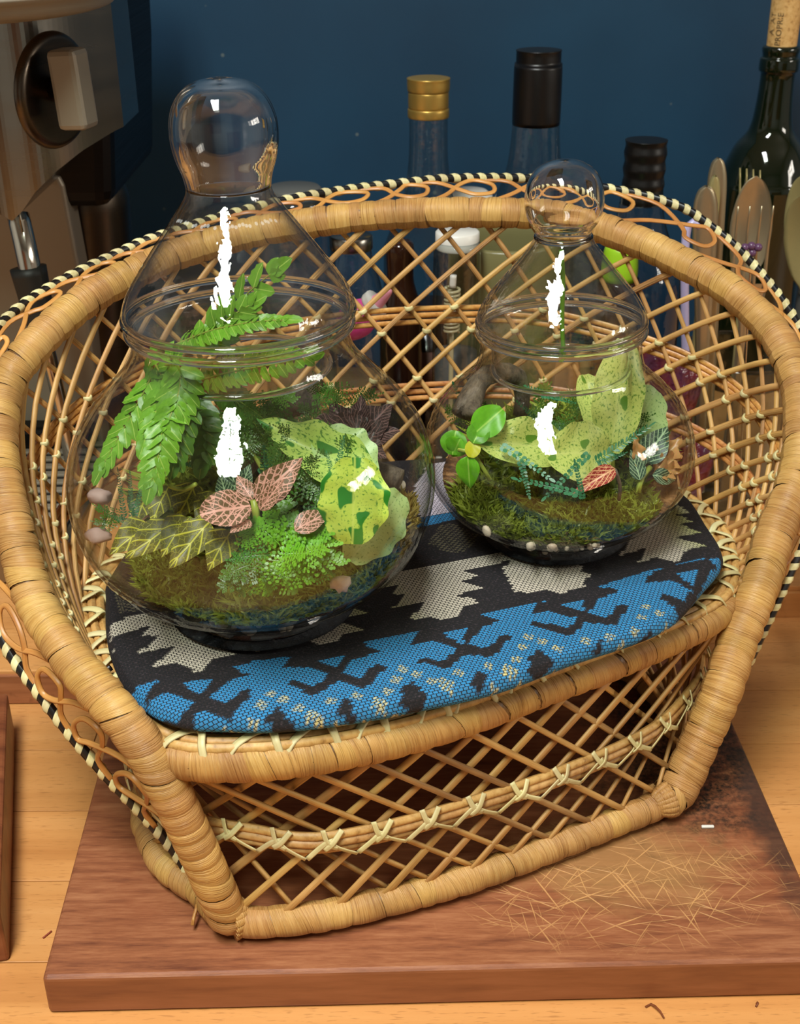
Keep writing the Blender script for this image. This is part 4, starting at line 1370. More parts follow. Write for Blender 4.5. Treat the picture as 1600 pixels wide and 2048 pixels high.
def blob(seed, n=2, amp=0.25):
    import bmesh
    bm = bmesh.new()
    bmesh.ops.create_icosphere(bm, subdivisions=n, radius=1.0)
    for v in bm.verts:
        v.co *= 1 + amp * noise.noise(v.co * 1.3 + Vector((seed * 7.1, 0, 0)))
    bm.verts.index_update()
    V = [v.co.copy() for v in bm.verts]; F = [tuple(v.index for v in f.verts) for f in bm.faces]
    bm.free()
    return V, F
PEB = [mesh_data('pebble', *blob(k), M['pebble']) for k in range(4)]
def pebble(p, s, label, group, sq=0.75):
    o = link('pebble', PEB[rnd.randrange(4)])
    o.location = p
    o.rotation_euler = (rnd.uniform(0, 3), rnd.uniform(0, 3), rnd.uniform(0, 6))
    o.scale = (s, s * rnd.uniform(0.7, 1), s * sq)
    tag(o, label, 'pebble', group)
    return o
# gravel showing through the hollow foot and against the glass
for k in range(34):
    a = -PI / 2 + rnd.uniform(-1.25, 1.25)
    r = 0.0318 + rnd.uniform(-0.0008, 0.0)
    pebble(BMT @ Vector((r * math.cos(a), r * math.sin(a), rnd.uniform(0.0045, 0.0085))), rnd.uniform(0.0016, 0.0030), 'pale gravel chip showing through the foot of the larger jar', 'gravel in the foot of the larger jar')
for k in range(14):
    a = -PI / 2 + rnd.uniform(-1.1, 1.1)
    r = 0.0276
    pebble(SMT @ Vector((r * math.cos(a), r * math.sin(a), rnd.uniform(0.0045, 0.0075))), rnd.uniform(0.0012, 0.0022), 'pale gravel chip showing through the foot of the smaller jar', 'gravel in the foot of the smaller jar')
for k in range(12):
    a = -PI / 2 + rnd.uniform(-0.75, 0.35)
    z = rnd.uniform(0.018, 0.026)
    r = srad(z) + 0.0002
    pebble(SMT @ Vector((r * math.cos(a), r * math.sin(a), z)), rnd.uniform(0.0014, 0.0028), 'pebble pressed against the glass low in the smaller jar', 'pebbles low in the smaller jar')
for px, py, s in ((838, 985, .0036), (846, 1000, .003), (838, 1020, .004), (848, 1030, .003), (832, 1040, .0034), (822, 1058, .003), (850, 960, .0035), (815, 1075, .0026)):
    q_ = at(px, py, y=0.535)
    q_ = bin_(q_, 0.0022)
    pebble(q_, s * 0.72, 'cream pebble against the right side glass of the larger jar', 'pebbles at right in the larger jar')
for k in range(16):
    q_ = sin_(at(1262 + 5.5 * k + rnd.uniform(-4, 4), 1055 - 4.6 * k + rnd.uniform(-9, 7), y=0.535 + 0.0022 * k), 0.0022)
    pebble(q_, rnd.uniform(0.0022, 0.0034), 'buff pebble on the soil slope at right in the smaller jar', 'pebbles at right in the smaller jar')
def stone(px, py, y, s, label, m=None, inside=bin_):
    V, F = blob(px, 2, 0.5)
    q_ = inside(at(px, py, y=y), s * 0.9 + 0.001)
    o = obj('stone', [q_ + Vector((v.x * s * 1.3, v.y * s, v.z * s * 0.75)) for v in V], F, m or M['stone'])
    return tag(o, label, 'stone')
stone(196, 1072, 0.462, 0.0042, 'pinkish grey stone low against the left glass of the larger jar')
stone(200, 992, 0.472, 0.0040, 'small reddish stone above the grey one in the larger jar', M['stone'])
V, F = blob(33, 2, 0.8)
q_ = bin_(at(682, 1168, y=0.445), 0.0025)
tag(obj('stone', [q_ + Vector((v.x * 0.0042, v.y * 0.0016, v.z * 0.0040)) for v in V], F, M['pebble']), 'pale flat stone in the dark drainage layer at front right of the larger jar', 'stone')

# ------------------------------------------------------------------ leaves
def leaf_mesh(name, m, shape='ovate', fold=0.12, arch=0.18, wave=0.0, nx=8, ny=14, tip=1.0, seed=0):
    V, F, U = [], [], []
    for j in range(ny + 1):
        t = j / ny
        if shape == 'ovate': w = (math.sin(PI * t ** 0.72) ** 0.85) * (1 - 0.25 * t)
        elif shape == 'round': w = math.sin(PI * min(t * 0.93 + 0.04, 1)) ** 0.55
        elif shape == 'leaflet': w = min(1, (t * 5) ** 0.6) * (1 - t ** 3.2) ** 0.6 * 0.95 + 0.02
        elif shape == 'lance': w = math.sin(PI * t ** 0.8) ** 1.1
        else: w = math.sin(PI * t)
        w = max(w, 0.02)
        for i in range(nx + 1):
            s = i / nx * 2 - 1
            wv = wave * math.sin(t * 21 + seed + (2 if s > 0 else 0)) * abs(s) ** 2
            x = 0.5 * s * w * (1 + 0.35 * wv)
            zz = fold * abs(s) * w - arch * (t * t) + 0.35 * wv * 0.5 + 0.02 * math.sin(t * 9 + s * 3 + seed)
            V.append(Vector((x, t * tip, zz)))
            U.append((0.5 + s * 0.5 * min(1, w + 0.15), t))
    for j in range(ny):
        for i in range(nx):
            F.append((j * (nx + 1) + i, j * (nx + 1) + i + 1, (j + 1) * (nx + 1) + i + 1, (j + 1) * (nx + 1) + i))
    return mesh_data(name, V, F, m, U)

def place(me, name, parent, b, t, w, n, wscale=1.0):
    """leaf mesh from base point b to tip t, width w, face turned to n"""
    Y = (t - b)
    ln = Y.length
    Y = Y.normalized()
    n = (n - Y * n.dot(Y)).normalized()
    X = Y.cross(n).normalized()
    Mx = Matrix(((X.x * w, Y.x * ln, n.x * ln, b.x), (X.y * w, Y.y * ln, n.y * ln, b.y), (X.z * w, Y.z * ln, n.z * ln, b.z), (0, 0, 0, 1)))
    o = link(name, me, parent)
    o.matrix_local = Matrix.Translation(-wpos(parent)) @ Mx if parent else Mx
    return o
TOCAM = Vector((0.05, -0.8, 0.6)).normalized()
LM = {}
for key, mm, sh, kw in (
    ('fern0', 'fern', 'leaflet', dict(fold=0.05, arch=0.10, wave=0.12, nx=4, ny=7)),
    ('fern1', 'fern', 'leaflet', dict(fold=0.10, arch=0.20, wave=0.15, nx=4, ny=7, seed=2)),
    ('fernd', 'fern_deep', 'leaflet', dict(fold=0.08, arch=0.16, wave=0.12, nx=4, ny=7, seed=4)),
    ('jewel0', 'jewel', 'ovate', dict(fold=0.10, arch=0.16)),
    ('jewel1', 'jewel', 'ovate', dict(fold=0.14, arch=0.26, seed=3)),
    ('pink0', 'pinkvein', 'ovate', dict(fold=0.06, arch=0.20)),
    ('pink1', 'pinkvein', 'round', dict(fold=0.08, arch=0.12, seed=2)),
    ('red0', 'redvein', 'ovate', dict(fold=0.12, arch=0.35)),
    ('silver0', 'silvervein', 'ovate', dict(fold=0.08, arch=0.2)),
    ('frill0', 'pinkfrill', 'lance', dict(fold=0.2, arch=0.15, wave=0.8, nx=6, ny=18)),
    ('varie0', 'variegated', 'ovate', dict(fold=0.10, arch=0.10, wave=0.18, nx=12, ny=26)),
    ('lime0', 'lime', 'round', dict(fold=0.07, arch=0.10, wave=0.13, nx=14, ny=26)),
    ('pale0', 'pale', 'round', dict(fold=0.06, arch=0.14, wave=0.15, nx=12, ny=22)),
    ('ivory0', 'ivory', 'round', dict(fold=0.10, arch=0.10, wave=0.07, nx=12, ny=26)),
    ('ivory1', 'ivory', 'round', dict(fold=0.08, arch=0.14, wave=0.09, nx=12, ny=26, seed=4)),
    ('purple0', 'purpleleaf', 'ovate', dict(fold=0.16, arch=0.35, wave=0.25, nx=10, ny=18)),
    ('trail0', 'trail', 'ovate', dict(fold=0.14, arch=0.3)),
    ('trail1', 'trail', 'round', dict(fold=0.10, arch=0.2)),
    ('yellow0', 'yellowleaf', 'round', dict(fold=0.05, arch=0.15))):
    LM[key] = leaf_mesh('leaf_' + key, M[mm], sh, **kw)

def leaf(parent, key, pb, pt, yb, yt, w, n=None, name='leaf', label=None, clamp=bin_):
    b, t = at(pb[0], pb[1], y=yb), at(pt[0], pt[1], y=yt)
    if clamp: b, t = clamp(b), clamp(t)
    o = place(LM[key], name, parent, b, t, w, n or TOCAM)
    if label: o['label'] = label
    return o

def frond(parent, pts, lw, ll, n, key, nrm, taper=0.35, clamp=bin_, ang=62, gap=0.0, name='frond'):
    """one fern frond: rib with a row of leaflets on both sides"""
    W_ = [at(px, py, y=yy) for px, py, yy in pts]
    if clamp: W_ = [clamp(p, 0.004) for p in W_]
    P_ = Path(catmull(W_, 8))
    V, F, U = tube_vf(P_, lambda t: 0.00055 * (1 - 0.6 * t), 6, 24)
    fr_o = obj(name, V, F, M['rib'], parent, U)
    for k in range(n):
        t = 0.06 + 0.90 * k / (n - 1)
        p, T, Uv, Wv = P_.ev(P_.len * t)
        nn = (nrm - T * nrm.dot(T)).normalized()
        S = T.cross(nn).normalized()
        sz = 1 - taper * abs(t - 0.35) / 0.65
        if t > 0.85: sz *= 0.85
        for sd in (-1, 1):
            a = math.radians(ang - 30 * t + rnd.uniform(-6, 6))
            dr = (T * math.cos(a) + S * sd * math.sin(a)).normalized()
            n2 = (nn + S * sd * rnd.uniform(-0.15, 0.35) + T * rnd.uniform(-0.2, 0.2)).normalized()
            place(LM[key] if rnd.random() < 0.6 or key == 'fernd' else LM['fern1'], 'leaflet', fr_o, p, p + dr * ll * sz * rnd.uniform(0.9, 1.08), lw * (0.7 + 0.3 * sz), n2)
    p, T, Uv, Wv = P_.ev(P_.len)
    place(LM[key], 'leaflet', fr_o, p - T * 0.001, p + T * ll * 0.8, lw, (nrm - T * nrm.dot(T)).normalized())
    return fr_o

# big fern of the larger jar
fern = thing('fern', BIG + Vector((-0.010, 0.012, 0.036)), 'tall bright green fern filling the left and top of the larger jar', 'fern')
frond(fern, [(395, 700, .500), (440, 650, .496), (490, 592, .492), (545, 545, .488)], .0070, .0130, 6, 'fern0', TOCAM, 0.3, None, 60)
frond(fern, [(350, 690, .500), (420, 662, .488), (500, 645, .480), (575, 640, .474)], .0046, .0085, 17, 'fern0', Vector((0, -0.6, 0.8)), 0.5, None, 70)
frond(fern, [(400, 760, .505), (470, 742, .490), (550, 728, .478), (620, 712, .470)], .0056, .0085, 14, 'fern0', Vector((0, -0.9, 0.4)), 0.3, None, 80)
frond(fern, [(330, 730, .470), (292, 762, .450), (272, 830, .440), (262, 905, .436)], .0060, .0118, 11, 'fern0', Vector((-0.1, -0.95, 0.25)), 0.3)
frond(fern, [(318, 775, .480), (322, 830, .458), (312, 900, .446), (303, 965, .440)], .0060, .0115, 11, 'fern0', Vector((0.1, -0.95, 0.2)), 0.25)
frond(fern, [(295, 700, .490), (250, 760, .470), (212, 840, .462), (192, 935, .458)], .0062, .0118, 11, 'fern0', Vector((-0.6, -0.75, 0.2)), 0.3)
frond(fern, [(372, 790, .490), (402, 840, .478), (412, 880, .472), (405, 920, .468)], .0072, .0105, 9, 'fernd', TOCAM, 0.3)
frond(fern, [(430, 760, .500), (470, 800, .500), (505, 840, .498)], .0058, .0085, 10, 'fernd', TOCAM, 0.3)
for pts in ([(540, 965, .47), (480, 860, .50), (420, 760, .51), (395, 700, .50)], [(470, 980, .49), (380, 840, .51), (340, 740, .49), (300, 700, .49)]):
    tube('stem', [at(a, b, y=c) for a, b, c in pts], 0.0011, M['rib'], fern, 6)

frond(fern, [(268, 740, .470), (236, 800, .452), (228, 850, .446), (232, 905, .442)], .0058, .0105, 9, 'fern0', Vector((-0.4, -0.85, 0.25)), 0.3)
frond(fern, [(360, 760, .478), (372, 810, .462), (362, 870, .455), (350, 920, .450)], .0056, .0105, 10, 'fernd', Vector((0.1, -0.95, 0.2)), 0.25)
# creeping jewel-leaved plant, front left
jw = thing('jewel_plant', BIG + Vector((-0.032, -0.035, 0.030)), 'low dark olive plant with yellow-veined leaves at front left in the larger jar', 'plant')
NJ = Vector((-0.05, -0.72, 0.69))
for pb, pt, yb, yt, w, k in (((348, 1048), (238, 1116), .452, .437, .0150, 0), ((300, 1052), (218, 1098), .459, .444, .0155, 1), ((378, 1036), (322, 1102), .452, .437, .0155, 1), ((420, 1044), (336, 1130), .446, .430, .0165, 0), ((462, 1062), (415, 1132), .441, .428, .0155, 1),
        ((392, 968), (352, 1032), .474, .458, .0160, 0), ((338, 972), (302, 1034), .474, .459, .0145, 1), ((430, 985), (392, 1038), .470, .456, .0130, 0), ((296, 985), (270, 1036), .476, .462, .0155, 1), ((496, 1070), (470, 1128), .440, .430, .010, 0)):
    leaf(jw, 'jewel%d' % k, pb, pt, yb, yt, w, NJ)
for a, b in (((350, 1046), (378, 1036)), ((378, 1036), (420, 1044)), ((392, 968), (338, 972))):
    tube('stem', [at(a[0], a[1], y=.455), at((a[0] + b[0]) / 2, a[1] + 12, y=.458), at(b[0], b[1], y=.455)], 0.0009, M['rib'], jw, 6)

# pink nerve plant
pk = thing('nerve_plant', BIG + Vector((0.004, -0.030, 0.034)), 'pink-veined nerve plant with upright leaves in the middle of the larger jar', 'plant')
leaf(pk, 'pink1', (500, 1012), (404, 1024), .440, .430, .0155, Vector((0, -0.7, 0.75)))
leaf(pk, 'pink0', (512, 1002), (604, 918), .446, .452, .0150, Vector((0.1, -0.9, 0.4)))
leaf(pk, 'pink0', (505, 1000), (472, 948), .450, .456, .0085, TOCAM)
leaf(pk, 'pink0', (520, 1020), (562, 962), .440, .440, .0075, TOCAM)
leaf(pk, 'pink0', (590, 1062), (662, 1014), .438, .446, .0110, Vector((0.1, -0.5, 0.85)))
leaf(pk, 'pink0', (500, 1040), (462, 1058), .436, .428, .0080, Vector((0, -0.5, 0.85)))
tube('stem', [at(520, 1100, y=.447), at(515, 1050, y=.446), at(508, 1000, y=.448)], 0.0016, M['rib'], pk, 8)
sv = thing('nerve_plant', BIG + Vector((-0.004, -0.012, 0.040)), 'small green nerve plant with silver veins behind the pink one in the larger jar', 'plant')
leaf(sv, 'silver0', (470, 980), (462, 920), .475, .480, .010)
leaf(sv, 'silver0', (480, 985), (498, 930), .475, .478, .009)
leaf(sv, 'silver0', (455, 1000), (440, 950), .470, .472, .009)

# variegated creeping fig
vg = thing('variegated_plant', BIG + Vector((0.026, -0.020, 0.036)), 'lime and green variegated plant with broad wavy leaves at right in the larger jar', 'plant')
leaf(vg, 'varie0', (758, 975), (508, 826), .462, .488, .0260, Vector((0.15, -0.8, 0.6)), label='long speckled pale green leaf')
leaf(vg, 'pale0', (742, 960), (640, 855), .470, .482, .0260, Vector((0.3, -0.7, 0.6)))
leaf(vg, 'lime0', (735, 925), (722, 1100), .448, .434, .0285, Vector((0.1, -0.9, 0.45)), label='bright lime wavy leaf with dark green blotches')
leaf(vg, 'pale0', (800, 985), (706, 1124), .464, .446, .0230, Vector((0.4, -0.8, 0.4)), label='pale mint leaf pressed against the glass')
tube('stem', [at(720, 1060, y=.47), at(735, 1000, y=.465), at(740, 965, y=.462)], 0.0012, M['rib'], vg, 6)

# bronze leaved plant
bz = thing('bronze_plant', BIG + Vector((0.036, 0.008, 0.040)), 'crinkled bronze purple plant at the back right of the larger jar', 'plant')
for pb, pt, yb, yt, w in (((712, 880), (588, 850), .500, .492, .0200), ((712, 880), (664, 800), .500, .508, .0170), ((715, 880), (722, 782), .500, .512, .0110), ((716, 880), (776, 800), .502, .510, .0190), ((718, 882), (790, 850), .500, .500, .0170), ((716, 890), (770, 905), .495, .490, .0150)):
    leaf(bz, 'purple0', pb, pt, yb, yt, w, Vector((0, -0.6, 0.8)))
tube('stem', [at(722, 960, y=.49), at(716, 920, y=.498), at(714, 880, y=.50)], 0.0013, M['bark'], bz, 6)

# sprigs: club moss and little ferns (tiny scale leaves joined, they cannot be told apart)
def sprig_vf(n=18, ll=0.10, lw=0.055, spread=55, branch=0, curl=0.2, seed=0):
    r = random.Random(seed)
    V, F, U = [], [], []
    def oval(b, d, s, up_, L_, W_):
        k = len(V)
        for a, c in ((0, 0), (0.3, 0.42), (0.65, 0.5), (0.92, 0.28), (1, 0), (0.92, -0.28), (0.65, -0.5), (0.3, -0.42)):
            V.append(b + d * (a * L_) + s * (c * W_) + up_ * (0.12 * L_ * math.sin(a * 3)))
            U.append((0.5 + c, a))
        F.append(tuple(range(k, k + 8)))
    def arm(o, d, s, up_, length, cnt, L_, W_, depth):
        for i in range(cnt):
            t = (i + 0.5) / cnt
            p = o + d * (length * t) - up_ * (curl * length * t * t)
            sz = 1 - 0.45 * t
            for sd in (-1, 1):
                a = math.radians(spread + r.uniform(-12, 12) - 15 * t)
                dd = (d * math.cos(a) + s * sd * math.sin(a) + up_ * r.uniform(-0.1, 0.3)).normalized()
                if depth > 0 and t < 0.85:
                    sside = dd.cross(up_).normalized()
                    arm(p, dd, sside, up_, length * 0.38 * (1.1 - t), max(3, cnt // 3), L_, W_, depth - 1)
                else:
                    oval(p, dd, dd.cross(up_).normalized(), (up_ + dd * 0.2).normalized(), L_ * sz, W_ * sz)
        oval(o + d * length - up_ * (curl * length), d, s, up_, L_, W_)
    arm(Vector((0, 0, 0)), Vector((0, 1, 0)), Vector((1, 0, 0)), Vector((0, 0, 1)), 1.0, n, ll, lw, branch)
    # rib
    k = len(V)
    for i in range(7):
        t = i / 6
        c_ = Vector((0, t, -curl * t * t))
        for a in (-1, 1):
            V.append(c_ + Vector((a * 0.008, 0, 0.002))); U.append((0.5, t))
    for i in range(6):
        F.append((k + i * 2, k + i * 2 + 1, k + i * 2 + 3, k + i * 2 + 2))
    return V, F, U
SP = {}
for key, mm, kw in (('club', 'club', dict(n=11, ll=.085, lw=.07, branch=1, curl=.25, seed=1)), ('club_b', 'club', dict(n=9, ll=.10, lw=.085, branch=1, curl=.35, seed=2)),
                    ('green', 'club2', dict(n=11, ll=.08, lw=.05, branch=1, curl=.3, seed=3)), ('button', 'button', dict(n=12, ll=.15, lw=.095, spread=70, curl=.3, seed=4)), ('tiny', 'button', dict(n=20, ll=.16, lw=.045, spread=75, curl=.2, seed=5)),
                    ('lacy', 'fern_deep', dict(n=12, ll=.07, lw=.05, branch=1, curl=.2, seed=6))):
    V, F, U = sprig_vf(**kw)
    SP[key] = mesh_data('sprig_' + key, V, F, M[mm], U)
def sprig(parent, key, pb, pt, yb, yt, w, n=None, name='sprig', clamp=bin_):
    b, t = at(pb[0], pb[1], y=yb), at(pt[0], pt[1], y=yt)
    if clamp: b, t = clamp(b), clamp(t)
    return place(SP[key], name, parent, b, t, w, n or Vector((0, -0.6, 0.8)))
cl = thing('clubmoss', BIG + Vector((0.012, -0.050, 0.030)), 'bright lime clubmoss spreading over the front of the larger jar', 'plant')
for pb, pt, yb, yt, w, k in (((560, 1090), (505, 1035), .436, .440, .020, 'club_b'), ((560, 1095), (535, 1000), .438, .446, .018, 'club'), ((570, 1100), (668, 1050), .436, .440, .022, 'club'), ((560, 1110), (690, 1060), .434, .440, .020, 'club_b'),
        ((540, 1120), (635, 1140), .432, .424, .020, 'club'), ((520, 1130), (625, 1172), .428, .421, .017, 'club_b'), ((540, 1110), (460, 1110), .432, .428, .020, 'green'), ((530, 1120), (470, 1165), .430, .420, .022, 'green'), ((540, 1130), (530, 1180), .428, .420, .020, 'green'),
        ((560, 1080), (600, 1020), .442, .452, .020, 'club_b'), ((550, 1080), (640, 1000), .445, .460, .020, 'green'), ((500, 1100), (490, 1050), .432, .436, .016, 'club'), ((560, 1130), (600, 1190), .428, .420, .016, 'club_b'), ((560, 1110), (610, 1110), .430, .424, .022, 'club_b'),
        ((500, 1130), (440, 1150), .428, .422, .018, 'green'), ((560, 1060), (575, 985), .447, .462, .020, 'club')):
    sprig(cl, k, pb, pt, yb, yt, w)
for pb, pt, yb, yt, w, k in (((560, 1140), (650, 1165), .428, .426, .020, 'club'), ((570, 1150), (610, 1195), .428, .426, .018, 'club_b'), ((520, 1150), (550, 1200), .426, .424, .018, 'club'), ((500, 1150), (470, 1195), .426, .424, .018, 'green'),
        ((480, 1140), (430, 1180), .428, .424, .018, 'green'), ((540, 1140), (510, 1195), .426, .424, .018, 'green'), ((600, 1120), (700, 1110), .432, .436, .020, 'club_b'), ((620, 1130), (690, 1150), .430, .432, .018, 'green'), ((580, 1120), (660, 1090), .430, .430, .022, 'club')):
    sprig(cl, k, pb, pt, yb, yt, w)
frond(fern, [(420, 690, .490), (455, 640, .486), (500, 610, .483)], .0060, .0105, 6, 'fern0', TOCAM, 0.3, None, 62)
gf = thing('lacy_fern', BIG + Vector((0.0, 0.010, 0.045)), 'lacy mid green fern tangle in the centre of the larger jar', 'fern')
for pb, pt, yb, yt, w, k in (((520, 900), (440, 820), .490, .500, .026, 'lacy'), ((520, 900), (520, 800), .495, .505, .026, 'lacy'), ((530, 900), (600, 830), .495, .505, .024, 'lacy'), ((560, 960), (640, 900), .475, .480, .026, 'lacy'), ((580, 1000), (690, 940), .460, .470, .026, 'green'),
        ((540, 920), (590, 880), .480, .480, .022, 'green'), ((470, 900), (430, 860), .490, .495, .022, 'lacy'), ((620, 1010), (700, 1010), .455, .460, .020, 'green'), ((600, 950), (660, 1000), .465, .458, .020, 'lacy'), ((520, 950), (560, 900), .478, .476, .018, 'button'), ((540, 800), (600, 790), .500, .505, .014, 'club')):
    sprig(gf, k, pb, pt, yb, yt, w, TOCAM)
rf = random.Random(21)
for i in range(46):
    cx, cy = rf.uniform(370, 700), rf.uniform(800, 990)
    yy = 0.515 - (cy - 800) / 190 * 0.05 + rf.uniform(-0.008, 0.012)
    a = rf.uniform(0, 2 * PI)
    l_ = rf.uniform(45, 80)
    sprig(gf, rf.choice(('lacy', 'lacy', 'green', 'button', 'lacy')), (cx, cy), (cx + l_ * math.cos(a), cy - abs(l_ * math.sin(a)) * 0.8), yy, yy + rf.uniform(-0.012, 0.006), rf.uniform(0.014, 0.022), TOCAM)
tb = thing('tiny_fern', BIG + Vector((0.030, -0.01, 0.045)), 'tiny blue-green fern standing in front of the speckled leaf in the larger jar', 'fern')
sprig(tb, 'tiny', (670, 960), (685, 885), .452, .455, .012, TOCAM)
sprig(tb, 'tiny', (668, 962), (655, 910), .455, .458, .010, TOCAM)
dk = thing('spruce_moss', BIG + Vector((-0.045, -0.030, 0.034)), 'dark feathery moss sprigs under the hanging fern at left in the larger jar', 'moss')
for pb, pt in (((250, 1040), (235, 955)), ((265, 1040), (258, 960)), ((245, 1045), (190, 1010)), ((260, 1045), (215, 1030)), ((270, 1030), (285, 960)), ((240, 1050), (182, 1040))):
    sprig(dk, 'tiny' if pb[0] > 246 else 'green', pb, pt, .462, .462, .010, TOCAM)

# mosses: countless blades, one object per clump
def moss(name, label, cx, cy, y, rx, ry, n, h, mats, clamp, surf, seed, cat='moss'):
    r = random.Random(seed)
    V, F, U = [], [], []
    o0 = clamp(at(cx, cy, y=y), 0.006)
    for i in range(n):
        a, q = r.uniform(0, 2 * PI), math.sqrt(r.random())
        p = Vector((o0.x + math.cos(a) * q * rx, o0.y + math.sin(a) * q * ry, 0))
        hz = surf(p.x, p.y)
        p.z = max(hz - 0.001, 0) + (1 - q * q) * h * 0.35
        p = clamp(p, 0.003)
        d = Vector((r.gauss(0, 0.6), r.gauss(0, 0.6), r.uniform(0.6, 1.2))).normalized()
        L_ = h * r.uniform(0.4, 1.0)
        s = d.orthogonal().normalized()
        s = Matrix.Rotation(r.uniform(0, 6.28), 3, d) @ s
        w = min(h * 0.06, 0.0009)
        bend = Vector((r.gauss(0, 0.3), r.gauss(0, 0.3), -0.2)) * L_
        k = len(V)
        tip = p + d * L_ + bend * 0.6
        tip = clamp(tip, 0.0015)
        V += [p - s * w, p + s * w, p + d * L_ * 0.6 + s * w * 1.1, tip, p + d * L_ * 0.6 - s * w * 1.1]
        U += [(0, 0), (1, 0), (1, .6), (.5, 1), (0, .6)]
        F.append((k, k + 1, k + 2, k + 3, k + 4))
    o = obj(name, V, F, mats, None, U)
    tag(o, label, cat, kind='stuff')
    return o
moss('moss', 'olive moss covering the soil of the larger jar', 505, 1130, .474, .066, .058, 13000, .0105, M['moss'], bin_, bsurf, 1)
moss('moss', 'brownish moss tuft at the front left of the larger jar', 318, 1158, .434, .020, .010, 1900, .0120, M['moss_b'], bin_, bsurf, 2)
moss('moss', 'green moss tuft at the front of the larger jar, below the jewel leaves', 405, 1180, .426, .018, .008, 1700, .0130, M['moss'], bin_, bsurf, 3)
moss('moss', 'brown moss edge along the back right of the larger jar', 780, 960, .500, .018, .022, 1500, .0120, M['moss_b'], bin_, bsurf, 4)
moss('moss', 'dark olive moss bank in the back of the larger jar', 500, 860, .530, .050, .022, 3600, .0280, M['moss'], bin_, bsurf, 14)
moss('moss', 'thick olive moss carpet of the smaller jar', 1090, 1010, .540, .054, .045, 10000, .0110, M['moss'], sin_, ssurf, 5)
moss('moss', 'brown tipped moss along the front of the smaller jar', 1110, 1040, .515, .032, .010, 1900, .0080, M['moss_b'], sin_, ssurf, 6)
moss('moss', 'moss mound at left in the smaller jar', 965, 960, .540, .016, .020, 1700, .0120, M['moss'], sin_, ssurf, 7)
moss('moss', 'dark moss bank in the back of the smaller jar', 1130, 860, .590, .042, .016, 2600, .0260, M['moss'], sin_, ssurf, 8)

# ------------------------------------------------------------------ plants of the smaller jar
tp = thing('trailing_plant', SMALL + Vector((-0.040, -0.020, 0.036)), 'bright green trailing plant against the left glass of the smaller jar', 'plant')
for k_, pb, pt, yb, yt, w in (('trail1', (935, 872), (985, 826), .530, .530, .0150), ('trail0', (938, 890), (945, 842), .528, .530, .0120), ('trail0', (905, 880), (872, 925), .535, .535, .0125), ('trail0', (935, 912), (918, 990), .528, .520, .0125), ('trail1', (955, 885), (940, 850), .530, .530, .011), ('trail1', (880, 868), (890, 912), .540, .536, .013)):
    leaf(tp, k_, pb, pt, yb, yt, w, Vector((-0.2, -0.85, 0.4)), clamp=sin_)
leaf(tp, 'yellow0', (930, 920), (926, 888), .524, .526, .0075, TOCAM, clamp=sin_, label='small yellow leaf')
tube('stem', [sin_(at(a, b, y=.532)) for a, b in ((980, 960), (950, 912), (930, 900), (900, 905))], 0.0010, M['rib'], tp, 6)
iv = thing('variegated_plant', SMALL + Vector((0.012, 0.0, 0.040)), 'tall ivory and lime speckled plant in the middle of the smaller jar', 'plant')
leaf(iv, 'ivory0', (1140, 900), (966, 876), .545, .530, .0240, Vector((0, -0.75, 0.65)), clamp=sin_, label='long cream leaf pointing left')
leaf(iv, 'ivory1', (1218, 905), (1110, 905), .545, .525, .0300, Vector((0, -0.85, 0.5)), clamp=sin_)
leaf(iv, 'ivory0', (1222, 905), (1250, 678), .548, .565, .0245, Vector((-0.15, -0.97, 0.2)), clamp=None, label='tall upright lime leaf')
leaf(iv, 'ivory0', (1216, 890), (1170, 745), .552, .575, .0180, TOCAM, clamp=None)
leaf(iv, 'pale0', (1252, 880), (1342, 775), .560, .575, .0260, Vector((0.1, -0.9, 0.3)), clamp=sin_, label='paler round leaf at the right')
tube('stem', [at(1225, 990, y=.550), at(1222, 940, y=.549), at(1220, 890, y=.548)], 0.0022, M['rib'], iv, 8)
# the shoot that rises into the lid
tube('shoot', [at(1128, 720, y=.575), at(1124, 640, y=.572), at(1126, 560, y=.568), at(1122, 500, y=.566)], 0.0011, M['club'], iv, 6)
bf = thing('button_fern', SMALL + Vector((0.004, -0.025, 0.036)), 'blue-green button fern arching over the moss in the smaller jar', 'fern')
for pb, pt, yb, yt, w in (((1000, 890), (1095, 945), .528, .515, .022), ((1180, 905), (1100, 985), .518, .506, .020), ((1160, 990), (1040, 960), .506, .506, .020), ((1165, 1000), (1155, 930), .505, .510, .016), ((1040, 920), (1060, 985), .516, .506, .018)):
    sprig(bf, 'button', pb, pt, yb, yt, w * 0.75, TOCAM, clamp=sin_)
b2 = thing('button_fern', SMALL + Vector((0.028, -0.015, 0.040)), 'darker blue-green fern sprig reaching right below the upright leaf in the smaller jar', 'fern')
sprig(b2, 'tiny', (1190, 925), (1300, 850), .530, .540, .018, TOCAM, clamp=sin_)
sprig(b2, 'tiny', (1195, 930), (1250, 905), .526, .530, .012, TOCAM, clamp=sin_)
sprig(b2, 'button', (1080, 790), (1150, 800), .570, .572, .012, TOCAM, clamp=sin_)
sprig(b2, 'button', (1120, 800), (1060, 770), .572, .574, .012, TOCAM, clamp=sin_)
sprig(b2, 'lacy', (1090, 840), (1090, 760), .575, .580, .020, TOCAM, clamp=sin_)
sprig(b2, 'lacy', (1140, 840), (1170, 770), .575, .580, .018, TOCAM, clamp=sin_)
